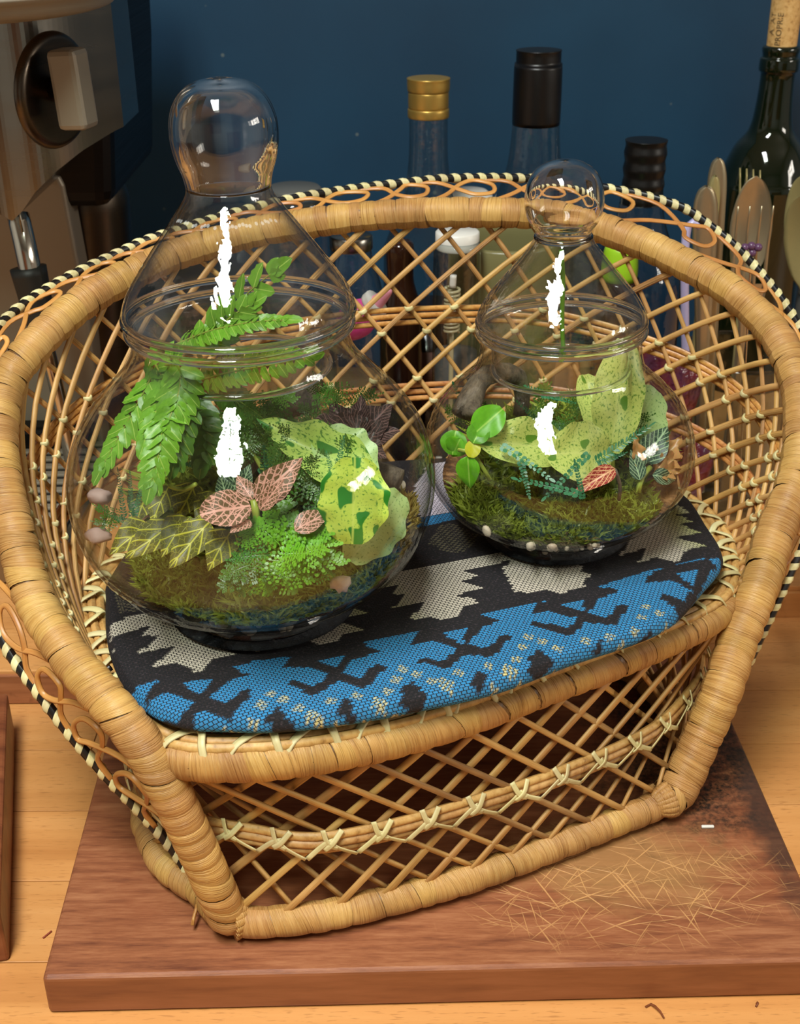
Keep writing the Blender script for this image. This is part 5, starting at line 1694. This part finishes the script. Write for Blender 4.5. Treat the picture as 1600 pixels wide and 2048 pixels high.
for i in range(30):
    cx, cy = rf.uniform(930, 1330), rf.uniform(800, 930)
    yy = 0.585 - (cy - 800) / 130 * 0.03 + rf.uniform(-0.006, 0.008)
    a = rf.uniform(0, 2 * PI)
    l_ = rf.uniform(40, 70)
    sprig(b2, rf.choice(('lacy', 'lacy', 'green', 'button')), (cx, cy), (cx + l_ * math.cos(a), cy - abs(l_ * math.sin(a)) * 0.8), yy, yy + rf.uniform(-0.01, 0.006), rf.uniform(0.012, 0.018), TOCAM, clamp=sin_)
rd = thing('nerve_plant', SMALL + Vector((0.024, -0.030, 0.036)), 'nerve plant leaf with red and cream veins at the front of the smaller jar', 'plant')
leaf(rd, 'red0', (1230, 938), (1155, 978), .515, .503, .0100, Vector((-0.1, -0.75, 0.6)), clamp=sin_)
tube('stem', [sin_(at(1230, 940, y=.515)), sin_(at(1240, 970, y=.520)), sin_(at(1238, 1000, y=.522))], 0.0009, M['bark'], rd, 6)
fr2 = thing('frilled_plant', SMALL + Vector((0.045, -0.005, 0.040)), 'salmon pink frilled and silver-veined leaves at right in the smaller jar', 'plant')
for k_, pb, pt, yb, yt, w in (('frill0', (1308, 940), (1378, 870), .555, .560, .010), ('frill0', (1308, 944), (1392, 905), .550, .555, .009), ('frill0', (1306, 946), (1385, 940), .545, .548, .009), ('frill0', (1275, 935), (1272, 868), .540, .545, .006), ('silver0', (1285, 925), (1340, 850), .550, .560, .016), ('silver0', (1290, 930), (1270, 880), .545, .550, .008), ('silver0', (1305, 950), (1365, 960), .540, .545, .009), ('silver0', (1280, 960), (1265, 900), .535, .540, .009)):
    leaf(fr2, k_, pb, pt, yb, yt, w, TOCAM, clamp=sin_)
tube('stem', [sin_(at(1276, 985, y=.535)), sin_(at(1284, 955, y=.538)), sin_(at(1300, 935, y=.545))], 0.0014, M['rib'], fr2, 6)
dw = thing('driftwood', SMALL + Vector((-0.030, 0.010, 0.040)), 'grey gnarled driftwood at the back left of the smaller jar', 'wood')
tube('branch', [sin_(at(a, b, y=c), .007) for a, b, c in ((925, 830, .560), (945, 785, .568), (975, 750, .575), (1030, 748, .580), (1045, 790, .585), (1040, 830, .585))], lambda t: 0.0058 - 0.002 * t, M['bark'], dw, 10)
tube('branch', [sin_(at(a, b, y=c), .006) for a, b, c in ((960, 760, .572), (950, 800, .562), (940, 830, .552))], 0.0042, M['bark'], dw, 8)
dw2 = thing('driftwood', BIG + Vector((0.018, 0.030, 0.050)), 'dark driftwood piece behind the plants of the larger jar', 'wood')
tube('branch', [bin_(at(a, b, y=c), .008) for a, b, c in ((460, 960, .505), (520, 880, .520), (570, 810, .525), (625, 800, .520))], 0.0070, M['bark'], dw2, 10)
tube('branch', [bin_(at(a, b, y=c), .006) for a, b, c in ((690, 960, .500), (740, 940, .505), (800, 960, .500))], 0.0050, M['bark'], dw2, 8)

# ------------------------------------------------------------------ coffee machine at the left
cm = thing('coffee_machine', (-0.36, 0.88, 0.0228), 'brushed steel espresso machine at the left with a steam wand and side knob', 'coffee machine')
YF = 0.77
def polyat(pts, y): return [(at(a, b, y=y).x, max(at(a, b, y=y).z, 0.0236)) for a, b in pts]
low = [(-200, 330), (-40, 380), (-12, 425), (20, 446), (42, 425), (70, 385), (110, 345), (150, 315), (196, 292), (214, 286)]
def lowy(px):
    for (xa, ya), (xb, yb) in zip(low[:-1], low[1:]):
        if xa <= px <= xb: return ya + (yb - ya) * (px - xa) / (xb - xa)
    return low[-1][1]
V, F = [], []
NC = 60
for k in range(NC + 1):
    px = -200 + 414 * k / NC
    q0 = at(px, lowy(px), y=YF)
    u_ = max(0.0, (px - 20) / 194.0)
    yy = YF + 0.050 * u_ ** 2.4 + 0.004 * math.sin(k * 0.25)
    V += [Vector((q0.x, yy, q0.z)), Vector((q0.x, yy, 0.47)), Vector((q0.x, 0.875, q0.z)), Vector((q0.x, 0.875, 0.47))]
for k in range(NC):
    a_, b_ = 4 * k, 4 * k + 4
    F += [(a_, b_, b_ + 1, a_ + 1), (a_ + 2, a_ + 3, b_ + 3, b_ + 2), (a_, a_ + 2, b_ + 2, b_), (a_ + 1, b_ + 1, b_ + 3, a_ + 3)]
F += [(0, 1, 3, 2), (4 * NC, 4 * NC + 2, 4 * NC + 3, 4 * NC + 1)]
obj('front_panel', V, F, M['steel'], cm, smooth=False)
prism('back_plate', polyat([(-200, 340), (104, 346), (118, 352), (128, 372), (178, 640), (214, 960), (-200, 960)], 0.872), 0.872, 0.90, M['plate'], cm, 0.003)
col_ = [at(104, 330, y=0.89), at(226, 330, y=0.93)]
V, F, U = [], [], []
c0, c1 = at(172, 335, y=0.935), at(212, 960, y=0.935)
V, F, U = tube_vf(Path([c0, c0.lerp(c1, 0.04), c0.lerp(c1, 0.5), Vector((c1.x, c1.y, 0.03))]), lambda t: 0.030 * min(1, 0.5 + t * 9) + 0.006 * t, 28, 24)
obj('side_column', V, F, M['steel_dark'], cm, U)
prism('housing', polyat([(-200, -200), (196, -200), (218, 120), (225, 420), (-200, 420)], 0.875), 0.875, 1.05, M['steel_deep'], cm, 0.012)
# top tray lip
V, F, U = lathe_vf(smooth_prof([(0.0001, 0.0), (0.070, 0.0), (0.095, 0.003), (0.101, 0.009), (0.100, 0.016), (0.0001, 0.018)], 4), 64)
c_ = at(-40, 30, y=0.74)
o = obj('cup_tray', [v + Vector((c_.x - 0.028, c_.y + 0.01, c_.z)) for v in V], F, M['plate'], cm, U)
# dial: ring and knob block
c_ = at(98, 180, y=YF - 0.016)
ax = Vector((0.90, -0.42, -0.05)).normalized()
Q_ = ax.to_track_quat('Z', 'Y').to_matrix()
V, F, U = lathe_vf(smooth_prof([(0.0001, 0.0), (0.026, 0.0), (0.0315, 0.001), (0.0325, 0.004), (0.030, 0.007), (0.024, 0.0075), (0.0001, 0.0075)], 4), 48)
obj('dial', [Q_ @ v + c_ for v in V], F, M['steel_dark'], cm, U)
kb = at(146, 178, y=YF - 0.038)
V, F = box_vf((0, 0, 0), (0.0175, 0.018, 0.043), 0.003, Matrix.Rotation(math.radians(-16), 3, 'Z') @ Matrix.Rotation(math.radians(-3), 3, 'Y'))
obj('knob', [v + kb for v in V], F, M['plate'], cm, smooth=False)
tube('knob_axle', [c_, kb], 0.007, M['steel_dark'], cm, 12)
# steam wand
tube('steam_wand', [at(36, 430, y=0.80), at(52, 500, y=0.79), at(66, 570, y=0.785)], 0.0072, M['chrome'], cm, 14)
tube('steam_wand', [at(70, 600, y=0.785), at(95, 700, y=0.78), at(126, 830, y=0.785), at(150, 960, y=0.79)], 0.0050, M['chrome'], cm, 14)
V, F, U = tube_vf(Path([at(56, 535, y=0.787), at(74, 612, y=0.785), at(94, 690, y=0.781)]), lambda t: 0.0118 - 0.003 * t, 16, 10)
obj('rubber_grip', V, F, M['rubber'], cm, U)
# drip tray with slots
box('drip_tray', (-0.325, 0.80, 0.0405), (0.22, 0.16, 0.034), M['steel'], cm, 0.003)
box('shade_sheet', (-0.325, 0.80, 0.0580), (0.205, 0.145, 0.0015), M['dark_void'], cm)  # dark sheet on the solid tray, painting the shade under the grille bars
for k in range(11):
    box('grille_bar', (-0.325, 0.735 + k * 0.013, 0.0600), (0.205, 0.0065, 0.0025), M['plate'], cm, 0.0008)
box('machine_foot', (-0.35, 0.93, 0.05), (0.24, 0.15, 0.054), M['steel_deep'], cm, 0.004)

# ------------------------------------------------------------------ things behind the chair
RZ = 0.0228
def lathe_part(name, prof, m, t, seg=48, n=4, smooth=True):
    V, F, U = lathe_vf(smooth_prof(prof, n) if n > 1 else prof, seg)
    return link(name, mesh_data(name, V, F, m, U), t)
def ringed(r, z0, z1, k, amp):
    P = [(0.0001, z0), (r, z0)]
    for i in range(k * 4 + 1):
        t = i / (k * 4)
        P.append((r + amp * math.sin(t * k * 2 * PI), z0 + (z1 - z0) * t))
    P += [(r * 0.93, z1 + 0.0006), (0.0001, z1 + 0.0006)]
    return P
# gold capped bottle
g = at(857, 158, y=0.985)
t = thing('bottle', (g.x, 0.985, RZ - 0.0228 + 0.0002), 'tall clear bottle with a gold screw cap behind the chair back', 'bottle')
H = g.z
lathe_part('glass_body', [(0.0001, 0.001), (0.033, 0.001), (0.036, 0.006), (0.036, H * 0.52), (0.033, H * 0.60), (0.0205, H * 0.70), (0.0155, H * 0.80), (0.0148, H - 0.026)], M['glass_bottle'], t)
lathe_part('cap', [(0.0150, H - 0.028), (0.0158, H - 0.0275), (0.0158, H - 0.022), (0.0150, H - 0.0212), (0.0154, H - 0.020), (0.0154, H - 0.010), (0.0150, H - 0.0095), (0.0160, H - 0.008), (0.0162, H - 0.001), (0.0150, H + 0.0008), (0.0001, H + 0.001)], M['gold'], t, 64, 3)
lathe_part('label', [(0.0364, 0.05), (0.0366, 0.05), (0.0366, 0.10), (0.0364, 0.10)], M['label_brown'], t, 48, 1)
lathe_part('liquid', [(0.0001, 0.003), (0.0345, 0.004), (0.0348, 0.125), (0.0001, 0.125)], M['brown_glass'], t, 48, 1)
# black capped tall bottle
g = at(1078, 102, y=1.0)
t = thing('bottle', (g.x, 1.0, 0.0002), 'tall clear bottle with a long black cap behind the smaller jar', 'bottle')
H = g.z
lathe_part('glass_body', [(0.0001, 0.001), (0.034, 0.001), (0.037, 0.006), (0.037, H * 0.55), (0.033, H * 0.63), (0.0225, H * 0.72), (0.0190, H * 0.80), (0.0182, H - 0.045)], M['glass_bottle'], t)
lathe_part('cap', [(0.0178, H - 0.052), (0.0186, H - 0.051), (0.0184, H - 0.012), (0.0172, H - 0.010), (0.0170, H - 0.001), (0.0160, H + 0.0008), (0.0001, H + 0.001)], M['black'], t, 48, 3)
# black screw cap
g = at(1293, 282, y=0.95)
t = thing('bottle', (g.x, 0.95, RZ + 0.0002), 'bottle with a ribbed black screw cap just right of the smaller jar knob', 'bottle')
H = g.z - RZ
lathe_part('glass_body', [(0.0001, 0.001), (0.033, 0.001), (0.036, 0.006), (0.036, H * 0.52), (0.031, H * 0.62), (0.0185, H * 0.76), (0.0150, H - 0.03)], M['glass_blue'], t)
lathe_part('cap', ringed(0.0155, H - 0.046, H, 4, 0.0005), M['black'], t, 48, 3)
# wine bottle with cork
g = at(1563, 92, y=1.08)
t = thing('wine_bottle', (g.x, 1.08, RZ + 0.0002), 'dark green wine bottle stoppered with a printed cork, at the right', 'bottle')
H = g.z - RZ
lathe_part('glass_body', [(0.0001, 0.001), (0.034, 0.001), (0.0385, 0.006), (0.0390, H * 0.56), (0.0375, H * 0.64), (0.0290, H * 0.72), (0.0185, H * 0.77), (0.0150, H * 0.84), (0.0140, H - 0.022), (0.0160, H - 0.019), (0.0158, H - 0.010), (0.0142, H - 0.008), (0.0142, H), (0.0001, H)], M['wine'], t, 64)
ck = thing('cork', (g.x, 1.08, RZ + H), 'wine cork printed with PROPRIE standing in the green bottle', 'cork')
lathe_part('stopper', [(0.0001, -0.0), (0.0112, 0.0003), (0.0120, 0.0015), (0.0122, 0.042), (0.0115, 0.044), (0.0001, 0.044)], M['cork'], ck)
def text_on_cyl(s, r, z0, size, ang0, m, parent, base_loc):
    cu = bpy.data.curves.new('t', 'FONT')
    cu.body = s
    cu.size = size
    cu.extrude = 0.0
    cu.resolution_u = 3
    o = bpy.data.objects.new('t', cu)
    C.objects.link(o)
    dg = bpy.context.evaluated_depsgraph_get()
    me0 = bpy.data.meshes.new_from_object(o.evaluated_get(dg))
    bpy.data.objects.remove(o)
    V = [v.co.copy() for v in me0.vertices]
    F = [tuple(p.vertices) for p in me0.polygons]
    W = []
    for v in V:       # text runs up the side of the cork
        a = ang0 + (v.y - 0.0028) / r * -1
        W.append(Vector((r * math.cos(a), r * math.sin(a), z0 + v.x)))
    me = mesh_data('printed_word', W, F, m, None, False)
    return link('printed_word', me, parent)
text_on_cyl('PROPRIE', 0.01235, 0.0012, 0.0066, -PI / 2 - 0.62, M['print'], ck, None)
text_on_cyl('A  AT', 0.01235, 0.0090, 0.0070, -PI / 2 - 1.15, M['print'], ck, None)

# jars and oddments seen through the lattice
def thing_at(name, px, py, y, z, label, cat, group=None):
    p = at(px, py, y=y)
    return thing(name, (p.x, y, z), label, cat, group), p
t, p = thing_at('storage_jar', 702, 470, 0.86, 0.0002, 'glass jar with a silvery lid seen through the chair lattice beside the larger lid', 'jar')
H = p.z
lathe_part('glass_body', [(0.0001, 0.001), (0.022, 0.001), (0.025, 0.005), (0.025, H * 0.60), (0.022, H * 0.8), (0.0145, H * 0.93), (0.0140, H - 0.004)], M['glass_blue'], t)
lathe_part('lid', [(0.0145, H - 0.010), (0.0150, H - 0.009), (0.0150, H - 0.001), (0.0140, H), (0.0001, H)], M['steel'], t, 48, 1)
t, p = thing_at('storage_jar', 915, 462, 0.84, 0.0002, 'narrow jar with a white lid and pale contents, in the middle behind the lattice', 'jar')
H = p.z
lathe_part('glass_body', [(0.0001, 0.001), (0.015, 0.001), (0.0165, 0.005), (0.0165, H * 0.88), (0.0140, H - 0.010)], M['glass_bottle'], t)
lathe_part('lid', [(0.0145, H - 0.012), (0.0150, H - 0.011), (0.0150, H - 0.001), (0.0140, H), (0.0001, H)], M['white'], t, 48, 1)
lathe_part('filling', [(0.0001, 0.003), (0.0150, 0.003), (0.0150, H * 0.62), (0.0001, H * 0.64)], M['grey'], t, 32, 1)
t, p = thing_at('storage_jar', 938, 386, 1.07, 0.0002, 'tall jar whose white cap shows just above the chair rim', 'jar')
H = p.z
lathe_part('glass_body', [(0.0001, 0.001), (0.026, 0.001), (0.0285, 0.005), (0.0285, H * 0.86), (0.022, H - 0.014)], M['glass_bottle'], t)
lathe_part('lid', [(0.0200, H - 0.014), (0.0210, H - 0.013), (0.0200, H - 0.002), (0.0150, H + 0.002), (0.0001, H + 0.003)], M['white'], t, 48, 1)
t, p = thing_at('storage_jar', 588, 376, 1.02, 0.0002, 'squat jar with a dark grey lid half hidden by the larger jar lid', 'jar')
H = p.z
lathe_part('glass_body', [(0.0001, 0.001), (0.028, 0.001), (0.031, 0.005), (0.031, H * 0.88), (0.022, H - 0.008)], M['glass_blue'], t)
lathe_part('lid', [(0.0215, H - 0.012), (0.0225, H - 0.011), (0.0225, H - 0.001), (0.0205, H + 0.001), (0.0001, H + 0.001)], M['grey'], t, 48, 1)
t, p = thing_at('dark_bottle', 800, 500, 0.915, 0.0002, 'dark brown bottle behind the middle of the lattice', 'bottle')
lathe_part('glass_body', [(0.0001, 0.001), (0.014, 0.001), (0.016, 0.005), (0.016, 0.135), (0.014, 0.155), (0.0100, 0.172), (0.0100, 0.198), (0.0001, 0.199)], M['brown_glass'], t)
t, p = thing_at('mug', 1010, 500, 0.89, 0.0002, 'olive cream mug behind the lattice left of the smaller jar', 'mug')
H = p.z
lathe_part('cup_body', [(0.0001, 0.001), (0.030, 0.001), (0.036, 0.008), (0.041, H * 0.6), (0.041, H), (0.0385, H), (0.038, H * 0.6), (0.0001, H * 0.55)], M['olive'], t)
tube('handle', [Vector((p.x + 0.039, 0.89, 0.12)), Vector((p.x + 0.062, 0.89, 0.115)), Vector((p.x + 0.060, 0.89, 0.075)), Vector((p.x + 0.040, 0.89, 0.068))], 0.0045, M['olive'], t, 10)
# little coil of pale cord
q0, q1 = at(903, 665, y=0.80), at(905, 575, y=0.80)
pts = []
for k in range(140):
    a = k * 2 * PI / 12
    c_ = q0.lerp(q1, k / 139)
    pts.append(c_ + Vector((math.cos(a) * 0.0048, math.sin(a) * 0.0048, 0)))
t = thing('whisk_spring', (q0.x, 0.80, q0.z), 'pale coiled wire spring standing behind the lattice', 'spring')
V, F, U = tube_vf(Path(pts), 0.0010, 5, 280)
obj('coil', V, F, M['cream'], t, U)
tube('spring_stem', [Vector((q0.x, 0.80, 0.0003)), q0], 0.0016, M['cream'], t, 8)
tube('spring_tip', [q1, at(907, 550, y=0.80)], 0.0022, M['white'], t, 8)
# pink and white plastic horned figure kept generic
t, p = thing_at('toy_bottle', 735, 640, 0.80, 0.0002, 'pink and white plastic toy bottle with a pointed pale pink tip behind the lattice', 'toy')
lathe_part('toy_body', [(0.0001, 0.001), (0.020, 0.001), (0.024, 0.008), (0.023, 0.045), (0.017, 0.062), (0.0001, 0.066)], M['white'], t)
c_, d_ = at(700, 650, y=0.79), at(752, 606, y=0.785)
dv = (d_ - c_).normalized()
V, F, U = tube_vf(Path([c_ - dv * 0.004, c_, d_ - dv * 0.004, d_]), lambda q: 0.0125 * max(0.25, math.sin(PI * min(1, q * 0.62 + 0.28))), 16, 16)
obj('pink_cap', V, F, M['pink'], t, U)
V, F, U = tube_vf(Path([d_ - dv * 0.004, d_ + dv * 0.001]), 0.0095, 16, 4)
obj('white_collar', V, F, M['white'], t, U)
V, F, U = tube_vf(Path([d_, d_ + dv * 0.006, at(783, 580, y=0.78)]), lambda q: 0.0046 * (1 - q) ** 0.6 + 0.0006, 12, 10)
obj('pointed_tip', V, F, M['pale_pink'], t, U)
t, p = thing_at('toy_bottle', 690, 690, 0.77, 0.0002, 'small magenta cup beside the white toy bottle behind the larger jar shoulder', 'toy')
lathe_part('toy_body', [(0.0001, 0.001), (0.016, 0.001), (0.018, 0.006), (0.019, 0.058), (0.012, 0.062), (0.0001, 0.063)], M['pink'], t)
t, p = thing_at('tumbler', 768, 735, 0.76, 0.0002, 'small clear tumbler low behind the lattice in the middle', 'glass')
lathe_part('glass_body', [(0.0001, 0.001), (0.017, 0.001), (0.019, 0.004), (0.021, 0.055), (0.0195, 0.055), (0.0175, 0.006), (0.0001, 0.006)], M['glass_bottle'], t)
t, p = thing_at('tumbler', 850, 720, 0.79, 0.0002, 'small tumbler holding colourful sticks low behind the lattice', 'glass')
lathe_part('glass_body', [(0.0001, 0.001), (0.015, 0.001), (0.017, 0.004), (0.019, 0.058), (0.0178, 0.058), (0.0155, 0.006), (0.0001, 0.006)], M['glass_bottle'], t)
for k, (mm, dx) in enumerate((('amber', -0.006), ('lime_plastic', 0.0), ('red', 0.006), ('white', 0.010))):
    tt = tag(tube('stirring_stick', [Vector((p.x + dx * 0.5, 0.79, 0.008)), Vector((p.x + dx, 0.79 + 0.002 * k, 0.070 + 0.003 * k))], 0.0022, M[mm], None, 8), '%s stick in the small tumbler behind the lattice' % ('orange', 'lime', 'red', 'white')[k], 'stick')
t = thing('serving_tray', (0.045, 0.83, 0.0002), 'white tray lying flat behind the lower lattice', 'tray')
V, F = box_vf((0.047, 0.815, 0.010), (0.150, 0.11, 0.018), 0.004)
# keep it clear of its neighbours
t.location = (0.060, 0.740, 0.0002)
V, F = box_vf((0.062, 0.735, 0.012), (0.070, 0.050, 0.022), 0.004)
obj('tray_body', V, F, M['white'], t, smooth=False)
t = thing('gadget_box', (-0.03, 0.755, 0.0002), 'dark metal gadget with a round button low behind the lattice', 'gadget')
V, F = box_vf((-0.005, 0.765, 0.022), (0.050, 0.030, 0.040), 0.004)
obj('gadget_body', V, F, M['grey'], t, smooth=False)
V, F, U = lathe_vf([(0.0001, 0), (0.006, 0), (0.006, 0.003), (0.0001, 0.0035)], 24)
obj('round_button', [Vector((v.x + 0.004, 0.7495 - v.z, v.y + 0.03)) for v in V], F, M['steel'], t, U)
t = thing('bag', (-0.07, 0.80, 0.0002), 'crumpled pinkish white plastic bag behind the shoulder of the larger jar', 'bag')
V, F = blob(51, 4, 0.5)
obj('bag_body', [Vector((v.x * 0.034 - 0.075, v.y * 0.020 + 0.775, max(v.z * 0.038, -0.036) + 0.0365)) for v in V], F, mat('pinkish_film', lin(176, 150, 156), 0.3), t)
# right: purple/red bag, lime thing
t = thing('snack_bag', (0.168, 0.775, RZ), 'shiny purple and red plastic bag behind the right side lattice', 'bag')
V, F = blob(61, 4, 0.7)
pb_ = at(1335, 700, y=0.775)
bgm = mat('purple_red_film', lin(110, 50, 62), 0.22)
_n = nz(bgm, coords(bgm), 26, 3)
base(bgm, ramp(bgm, _n, [(0.36, lin(84, 56, 84)), (0.5, lin(120, 34, 44)), (0.6, lin(112, 74, 92)), (0.75, lin(168, 112, 66))]))
bump(bgm, nz(bgm, coords(bgm), 70, 3), 0.008)
obj('bag_body', [Vector((v.x * 0.036 + pb_.x, v.y * 0.016 + 0.775, v.z * 0.068 + RZ + 0.0695)) for v in V], F, bgm, t)
pl = at(1243, 488, y=0.885)
hh = pl.z - RZ
t = thing('dark_bottle', (pl.x, 0.885, RZ + 0.0003), 'dark slim bottle with a lime green cap right of the smaller jar lid', 'bottle')
lathe_part('bottle_body', [(0.0001, 0.001), (0.014, 0.001), (0.016, 0.008), (0.016, hh - 0.040), (0.0120, hh - 0.028), (0.0001, hh - 0.027)], M['brown_glass'], t)
lathe_part('cap', [(0.0001, hh - 0.0265), (0.0125, hh - 0.0265), (0.0122, hh - 0.006), (0.009, hh - 0.001), (0.0001, hh)], M['lime_plastic'], t)

# cutlery in a clear holder
hp = at(1490, 640, y=0.84)
t = thing('cutlery_holder', (hp.x, 0.84, RZ), 'clear tumbler full of cutlery at the right', 'cutlery holder')
V, F, U = lathe_vf(smooth_prof([(0.0001, 0.001), (0.034, 0.001), (0.038, 0.005), (0.042, 0.105), (0.0405, 0.105), (0.036, 0.008), (0.0001, 0.006)], 4), 48)
link('holder_body', mesh_data('holder_body', V, F, M['glass_bottle'], U), t)
h2 = thing('cutlery_holder', (hp.x + 0.075, 0.86, RZ), 'grey pot behind the spoons at the right edge', 'cutlery holder')
V, F, U = lathe_vf(smooth_prof([(0.0001, 0.001), (0.028, 0.001), (0.030, 0.005), (0.0325, 0.135), (0.031, 0.135), (0.027, 0.008), (0.0001, 0.006)], 4), 48)
link('holder_body', mesh_data('holder_body', V, F, M['grey'], U), h2)

def flatware(name, label, cat, outline, base_p, tip_p, m, th=0.0016, bowl=0.0, face=None):
    """outline: (t, half width) pairs from handle end to tip; bowl dishes the last stretch"""
    t = thing(name, base_p, label, cat)
    Y = tip_p - base_p
    ln = Y.length
    Y = Y.normalized()
    nn = face or Vector((-0.1, -1, 0.25))
    nn = (nn - Y * nn.dot(Y)).normalized()
    X = Y.cross(nn).normalized()
    V, F, U = [], [], []
    sm = smooth_prof([(w, q) for q, w in outline], 5)
    nx = 10
    n = len(sm)
    for side in (1, -1):
        for j, (w, q) in enumerate(sm):
            dd = 0.0
            if bowl and q > 0.70:
                dd = -bowl * math.sin(PI * min(1, (q - 0.70) / 0.30)) 
            for i in range(nx + 1):
                s = i / nx * 2 - 1
                dep = dd * (1 - s * s)
                p = base_p + Y * (q * ln) + X * (s * w) + nn * (dep + side * th / 2 * (1 - s ** 4 * 0.8))
                V.append(p); U.append((s, q))
    st = n * (nx + 1)
    for j in range(n - 1):
        for i in range(nx):
            a = j * (nx + 1) + i
            F.append((a, a + 1, a + nx + 2, a + nx + 1))
            F.append((st + a, st + a + nx + 1, st + a + nx + 2, st + a + 1))
        for i in (0, nx):
            a = j * (nx + 1) + i
            F.append((a, a + nx + 1, st + a + nx + 1, st + a))
    return t, V, F, U, X, Y, nn, ln
def spoon(label, bp, tp, m, hw, face=None):
    t, V, F, U, X, Y, nn, ln = flatware('spoon', label, 'spoon', [(0, 0.005), (0.1, 0.0055), (0.4, 0.0028), (0.66, 0.0028), (0.74, hw * 0.75), (0.84, hw), (0.93, hw * 0.80), (0.98, hw * 0.45), (1.0, 0.0006)], bp, tp, m, 0.0014, 0.005, face)
    obj('spoon_body', V, F, m, t, U)
def knife(label, bp, tp, m, wd, face=None):
    t, V, F, U, X, Y, nn, ln = flatware('knife', label, 'knife', [(0, 0.004), (0.5, 0.005), (0.8, wd), (0.93, wd * 1.05), (0.985, wd * 0.7), (1.0, 0.001)], bp, tp, m, 0.006, 0, face)
    obj('knife_handle', V, F, m, t, U)
def fork(label, bp, tp, m, hw, face=None):
    t = thing('fork', bp, label, 'fork')
    Y = (tp - bp); ln = Y.length; Y = Y.normalized()
    nn = face or Vector((-0.1, -1, 0.25)); nn = (nn - Y * nn.dot(Y)).normalized(); X = Y.cross(nn).normalized()
    _, V, F, U, *_r = flatware('fork', label, 'fork', [(0, 0.005), (0.4, 0.003), (0.62, 0.003), (0.68, hw * 0.8), (0.74, hw), (0.76, hw)], bp, tp, m, 0.0014)
    bpy.data.objects.remove(_)
    obj('fork_body', V, F, m, t, U)
    for k in range(4):
        s = (k / 3 * 2 - 1) * hw * 0.84
        pts = [bp + Y * (ln * 0.74) + X * s, bp + Y * (ln * 0.87) + X * s * 1.02 - nn * 0.002, bp + Y * ln + X * s * 1.06]
        V, F, U = tube_vf(Path(catmull(pts, 4)), lambda q: 0.0016 * (1 - 0.65 * q), 8, 8)
        obj('tine', V, F, m, t, U)
fl_ = RZ + 0.008
def bp_(dx, dy): return Vector((hp.x + dx, 0.84 + dy, fl_))
spoon('large silver spoon standing behind the fork tines', bp_(0.004, 0.010), at(1512, 352, y=0.865), M['silver'], 0.0145)
fork('silver fork with four tines pointing up in the cutlery holder', bp_(-0.004, -0.020), at(1512, 412, y=0.805), M['silver'], 0.0125)
knife('knife handle at the far left of the cutlery, beside its taller twin', bp_(-0.020, -0.006), at(1412, 372, y=0.835), M['silver'], 0.0078)
knife('tall narrow silver knife handle behind the left knife', bp_(-0.012, 0.012), at(1436, 316, y=0.862), M['silver'], 0.0062)
knife('tarnished brass coloured handle between the two left knives', bp_(-0.026, 0.012), at(1430, 352, y=0.852), M['brass'], 0.0045)
fork('second fork with worn tines behind the large spoon', bp_(0.010, 0.026), at(1500, 338, y=0.885), M['brass'], 0.0100, Vector((-0.9, -0.6, 0.3)))
h3 = Vector((hp.x + 0.070, 0.86, fl_))
spoon('tarnished spoon leaning right at the photo edge', h3, at(1606, 350, y=0.885), M['brass'], 0.0150, Vector((-0.7, -0.8, 0.1)))
spoon('second tarnished spoon bowl below the leaning one at the edge', h3 + Vector((0.004, -0.010, 0)), at(1600, 392, y=0.845), M['brass'], 0.0150, Vector((-0.8, -0.7, 0.1)))
tt = tag(tube('toothpick_handle', [bp_(-0.030, -0.016), at(1370, 500, y=0.80), at(1398, 452, y=0.80)], 0.0028, M['lilac'], None, 8), 'lilac plastic handle leaning behind the right of the chair rim', 'handle')
t = thing('bead_pick', bp_(0.004, -0.028), 'cocktail pick topped with purple glass beads in front of the fork', 'pick')
e_ = at(1503, 492, y=0.80)
tube('pick_stem', [bp_(0.004, -0.028), e_], 0.0007, M['chrome'], t, 6)
for k, (dx, dz) in enumerate(((0, 0), (0.0045, -0.001), (-0.0042, -0.001), (0.001, -0.0045))):
    V, F = blob(70 + k, 2, 0.0)
    obj('bead', [e_ + Vector((dx, 0, dz)) + v * 0.0028 for v in V], F, M['purple'], t)

# ------------------------------------------------------------------ crumbs
p = at(1415, 1656, z=BT)
V, F = box_vf((p.x, p.y, BT + 0.0009), (0.0062, 0.0016, 0.0014), 0.0004, None)
tag(obj('crumb', V, F, M['white']), 'tiny white shred lying on the board right of the chair foot', 'crumb')
tag(tube('dry_stem', [at(1291, 2014, z=0.0006), at(1300, 2008, z=0.001), at(1310, 2012, z=0.0025), at(1320, 2022, z=0.002), at(1328, 2036, z=0.0008)], 0.0005, M['edge_brown'], None, 6), 'curled dark dry stem on the worktop in front of the board', 'stem')
tag(tube('dry_stem', [at(86, 1876, z=0.0006), at(98, 1866, z=0.0007), at(103, 1862, z=0.0007)], 0.0004, mat('red_stem', lin(150, 70, 50), 0.6), None, 6), 'thin reddish stem on the worktop beside the left edge of the board', 'stem')
tag(tube('dry_stem', [at(1513, 2008, z=0.0006), at(1517, 2003, z=0.0009), at(1512, 2013, z=0.0006)], 0.0005, M['edge_brown'], None, 6), 'short dark speck of stem at the right of the worktop front', 'stem')
tube('stray_reed', [at(398, 1795, z=0.035), at(394, 1812, z=0.030), at(388, 1834, z=0.028), at(385, 1851, z=0.026)], 0.0008, M['reed2'], CHR, 6)
